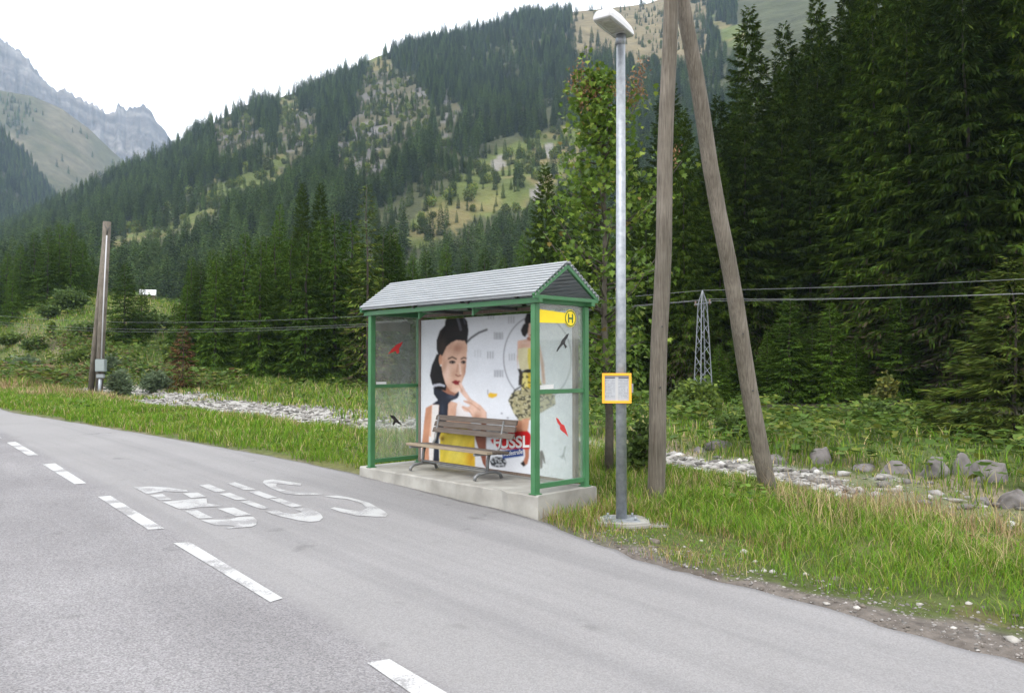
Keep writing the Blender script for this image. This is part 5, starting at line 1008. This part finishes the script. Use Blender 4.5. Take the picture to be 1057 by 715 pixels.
def timetable():
    D = LY - .09; x0 = (621.5 - CX) / F * D; x1 = (651.5 - CX) / F * D; z1 = EZ + (375 - 384.5) / F * D; z0 = EZ + (375 - 415.5) / F * D; cx, cz = (x0 + x1) / 2, (z0 + z1) / 2; w, h = (x1 - x0), (z1 - z0)
    e = empty('timetable_board', (cx, D, cz), R(-3)); tag(e, 'orange framed timetable board fixed to the lamp pole', 'notice board'); OR = flat_mat('orange_frame', lin(232, 168, 40), .4); t = .028
    for (a0, a1, b0, b1) in ((-w / 2, w / 2, h / 2 - t, h / 2), (-w / 2, w / 2, -h / 2, -h / 2 + t), (-w / 2, -w / 2 + t, -h / 2 + t, h / 2 - t), (w / 2 - t, w / 2, -h / 2 + t, h / 2 - t)): mb = MB(); mb.box(a0, a1, -.02, .014, b0, b1); mb.build('frame_bar', OR, e, .003)
    mb = MB(); mb.box(-w / 2 + t, w / 2 - t, -.002, .010, -h / 2 + t, h / 2 - t); mb.build('back_panel', flat_mat('panel_grey', (.42, .42, .42)), e)
    PAPER = flat_mat('paper', (.36, .375, .40)); GREYP = flat_mat('grey_print', (.17, .175, .19)); DKP = flat_mat('dark_print', (.06, .06, .09))
    g = random.Random(5)
    for c in (-1, 1):
        cxx = c * (w / 4 - .006); sw = w / 2 - t - .012; mb = MB(); mb.box(cxx - sw / 2, cxx + sw / 2, -.005, -.0025, -h / 2 + t + .006, h / 2 - t - .006); sht = mb.build('timetable_sheet', PAPER, e)
        mb = MB(); mb.box(cxx - sw / 2 + .006, cxx + sw / 2 - .006, -.0072, -.0056, h / 2 - t - .030, h / 2 - t - .016); mb.build('header_print', DKP, sht); mb = MB()
        for r in range(13):
            zz = h / 2 - t - .048 - r * .0165
            for k in range(7):
                if g.random() < .82: a = cxx - sw / 2 + .006 + k * (sw - .012) / 7; mb.box(a, a + (sw - .012) / 7 * g.uniform(.45, .8), -.0068, -.0056, zz, zz + .005)
        mb.build('column_print', GREYP, sht)
    mb = MB(); mb.box(w * .08, w * .08 + .16, .014, .03, -.05, .05); mb.build('clamp', GALV, e)
timetable()

# ------------------------------------------------------------------ wooden poles
def pole_wood(name):
    m, t, b = new_mat(name); b.inputs['Roughness'].default_value = .9
    n = noise_node(t, 6, 7, .65, stretch=(9, 9, .45)); r = ramp(t, n.outputs[0], (.075, .062, .048), (.205, .18, .15), .3, .72); k = noise_node(t, 2.2, 3); kr = ramp(t, k.outputs[0], (.75, .75, .72), (1.1, 1.1, 1.1), .35, .65)
    t.links.new(mixc(t, 1, r.outputs[0], kr.outputs[0], 'MULTIPLY'), b.inputs['Base Color']); bump(t, b, n.outputs[0], .7, .015); return m
PW = pole_wood('pole_wood')
def a_frame():
    b1 = hit(676, 514); b2 = hit(793, 508); b1[2] = gz(*b1[:2]); b2[2] = gz(*b2[:2]); e = empty('timber_pole_frame', b1); tag(e, 'pair of tall weathered timber poles leaning together beside the lamp', 'utility pole')
    apex_px = (692.5, -100); D = b1[1] + .15; ap = np.array([0, 0, EZ]) + ray(*apex_px) * (D / ray(*apex_px)[1])
    for i, (b, r0) in enumerate(((b1, .118), (b2, .125))):
        d = ap - b; tip = b + d * 1.04 + np.array([-.05 if i else .02, .10 if i else -.10, 0]); foot = b - d * .06
        P = [foot + (tip - foot) * k / 14 - b1 + np.array([.012 * sin(k * 1.3 + i), .012 * cos(k * 1.7), 0]) for k in range(15)]
        mb = MB(); mb.tube(P, [r0 * (1 - .22 * k / 14) for k in range(15)], 18); p = mb.build('pole', PW, e); p['label'] = 'upright left pole' if i == 0 else 'slanting right pole'
        for h_, s_ in ((.22, .012), (.31, .010)):
            q = foot + (tip - foot) * h_ - b1; mb = MB(); mb.tube([q + [0, -r0 * .8, 0], q + [0, -r0 - .02, 0]], s_, 6); mb.build('bolt', DARKM, p)
    a = ap - b1; mb = MB(); mb.tube([a + [0, -.35, -.1], a + [0, .35, -.1]], .02, 8); mb.build('through_bolt', GALV, e)
a_frame()
def meter_pole():
    b = hit(102, 408); b[2] = gz(*b[:2]); D = b[1]; e = empty('meter_pole', b); tag(e, 'old timber pole with slanting brace, white conduit and grey meter box', 'utility pole')
    P = lambda px, py, dy=0: (np.array([0, 0, EZ]) + ray(px, py) * ((D + dy) / ray(px, py)[1])) - b
    mb = MB(); pts = [P(101.5, 418), P(105, 340), P(110.5, 229)]; mb.tube(pts, [.20, .205, .21], 14); mb.build('pole', PW, e)
    mb = MB(); mb.tube([P(92.5, 418, .2), P(99, 345, .25), P(107.5, 252, .30)], [.16, .15, .12], 12); mb.build('brace', PW, e)
    mb = MB(); mb.tube([P(104.6, 370, -.29), P(107, 310, -.28), P(110.2, 243, -.26)], [.035] * 3, 8); mb.build('conduit', flat_mat('conduit_white', (.45, .45, .47)), e)
    mb = MB(); mb.tube([P(110.2, 243, -.26), P(110.5, 236, -.3), P(108, 232, -.2), P(106.5, 236, -.1)], .02, 6); mb.tube([P(110.2, 243, -.26), P(112, 236, -.3), P(113.5, 234, -.1)], .02, 6); mb.build('service_cable', DARKM, e)
    c = P(104.2, 377, -.35); mb = MB(); mb.box(c[0] - .27, c[0] + .27, c[1] - .12, c[1] + .12, c[2] - .34, c[2] + .34); bx = mb.build('meter_box', flat_mat('meter_grey', (.20, .235, .235), .45), e, .02)
    mb = MB(); mb.box(c[0] - .23, c[0] + .23, c[1] - .135, c[1] - .118, c[2] - .30, c[2] + .30); mb.build('door', flat_mat('meter_door', (.24, .275, .275), .4), bx, .008)
    c = P(103.8, 388, -.33); mb = MB(); mb.box(c[0] - .2, c[0] + .2, c[1] - .08, c[1] + .1, c[2] - .10, c[2] + .10); mb.build('cable_box', flat_mat('cable_box_grey', (.22, .24, .25), .5), e, .01)
    mb = MB(); mb.tube([P(103.5, 391, -.3), P(102.6, 402, -.32), P(102, 412, -.34)], .09, 8); mb.build('cable_guard', GALV, e)
meter_pole()

# ------------------------------------------------------------------ lattice mast and overhead cables
MD_ = 33.0; mx_, my_ = by_px(725.5, MD_); mz_ = gz(mx_, my_); mtop = EZ + (375 - 299) / F * MD_
ms = empty('lattice_mast', (mx_, my_, mz_), R(18)); tag(ms, 'small galvanised lattice mast at the edge of the forest', 'mast'); Hm = mtop - mz_; Hb = Hm - .55; GAL2 = pmat('mast_steel', (.13, .145, .155), (.2, .215, .23), 6, .5, metal=.3)
hwm = lambda z: .33 - (.33 - .13) * z / Hb
for sx, sy in ((-1, -1), (1, -1), (1, 1), (-1, 1)): mb = MB(); mb.bar((sx * hwm(0), sy * hwm(0), -.3), (sx * hwm(Hb), sy * hwm(Hb), Hb), .038, .038, (sx, sy, .01)); mb.build('leg', GAL2, ms)
nb_ = 11
for k in range(nb_):
    z0, z1 = Hb * k / nb_, Hb * (k + 1) / nb_
    for (ax, ay), (bx_, by_) in (((-1, -1), (1, -1)), ((1, -1), (1, 1)), ((1, 1), (-1, 1)), ((-1, 1), (-1, -1))):
        if k % 2: (ax, ay), (bx_, by_) = (bx_, by_), (ax, ay)
        mb = MB(); mb.bar((ax * hwm(z0), ay * hwm(z0), z0), (bx_ * hwm(z1), by_ * hwm(z1), z1), .02, .02, (.3, .2, 1)); mb.build('brace', GAL2, ms)
for sx, sy in ((-1, -1), (1, -1), (1, 1), (-1, 1)): mb = MB(); mb.bar((sx * .13, sy * .13, Hb), (0, 0, Hm), .04, .04, (sx, sy, .01)); mb.build('peak_bar', GAL2, ms)
mb = MB(); mb.bar((0, -.62, Hb + .0), (0, .62, Hb + .0), .06, .06); arm = mb.build('cross_arm', GAL2, ms)
for y in (-.55, .55): mb = MB(); mb.tube([(0, y, Hb - .12), (0, y, Hb - .04), (0, y, Hb + .14)], [.02, .045, .03], 8); mb.build('insulator', flat_mat('insulator_brown', (.10, .06, .04), .3), arm)
CAB = pmat('cable_metal', (.14, .145, .15), (.2, .205, .21), 3, .5)
def cable(pts, sags, r, label):
    P = []
    for (p, q), sg in zip(zip(pts, pts[1:]), sags):
        p, q = np.array(p, float), np.array(q, float)
        for k in range(25): u = k / 24; P.append(p + (q - p) * u - np.array([0, 0, 4 * sg * u * (1 - u)]))
    Q = [P[0]] + [b for a, b in zip(P, P[1:]) if np.linalg.norm(b - a) > 1e-4]
    mb = MB(); mb.tube(Q, r, 6); o = mb.build('overhead_cable', CAB); tag(o, label, 'cable', 'cables carried by the lattice mast')
def P3(px, py, D): return np.array([0, 0, EZ]) + ray(px, py) * (D / ray(px, py)[1])
T = np.array([mx_, my_, mtop]); rot = R(18)
def armp(y): return np.array([mx_ - sin(rot) * y, my_ + cos(rot) * y, mz_ + Hb + .14])
cable([P3(1330, 272, 21), T, P3(-60, 318, 92)], [.12, 1.5], .008, 'uppermost cable crossing the forest to the mast tip')
cable([P3(1330, 292, 20), armp(-.55), P3(-60, 324, 90)], [.12, 1.5], .008, 'lower cable on the near side of the mast arm'); cable([P3(1330, 290, 22), armp(.55), P3(-60, 326, 94)], [.12, 1.6], .008, 'lower cable on the far side of the mast arm')

# ------------------------------------------------------------------ small far roof on the meadow
def hut():
    Dc = np.linspace(88, 150, 120); k_ = int(np.argmax([(gz(*by_px(152, d_)) - EZ) / d_ for d_ in Dc])); x, y = by_px(152, Dc[k_] + 1.5); z = gz(x, y); e = empty('hay_hut', (x, y, z), R(20)); w, d, hh = .85, 1.6, .75; mb = MB(); mb.box(-w, w, -d / 2, d / 2, -.5, hh); mb.build('wall', BROWNF, e)
    for s_ in (-1, 1): mb = MB(); mb.plate([(-w - .2, s_ * (d / 2 + .2), hh - .05), (w + .2, s_ * (d / 2 + .2), hh - .05), (w + .2, 0, hh + .7), (-w - .2, 0, hh + .7)], (0, 0, .06)); mb.build('roof', flat_mat('pale_roof', (.62, .63, .65)), e)
    tag(e, 'small hut with pale roof on the meadow right of the meter pole', 'hut')
hut()

# ------------------------------------------------------------------ haze
def haze():
    mb = MB(); mb.box(-3900, 1500, -1270, 4300, -12, 1900); o = mb.build('haze', None); m = bpy.data.materials.new('haze_air'); m.use_nodes = True; t = m.node_tree; t.nodes.remove(t.nodes['Principled BSDF'])
    v = nd(t, 'ShaderNodeVolumePrincipled'); v.inputs['Color'].default_value = (.58, .77, 1, 1); v.inputs['Density'].default_value = .000115; v.inputs['Anisotropy'].default_value = .0; t.links.new(v.outputs[0], t.nodes['Material Output'].inputs['Volume']); o.data.materials.append(m)
    tag(o, 'thin blue mountain haze filling the valley', 'haze', kind='stuff')
haze()
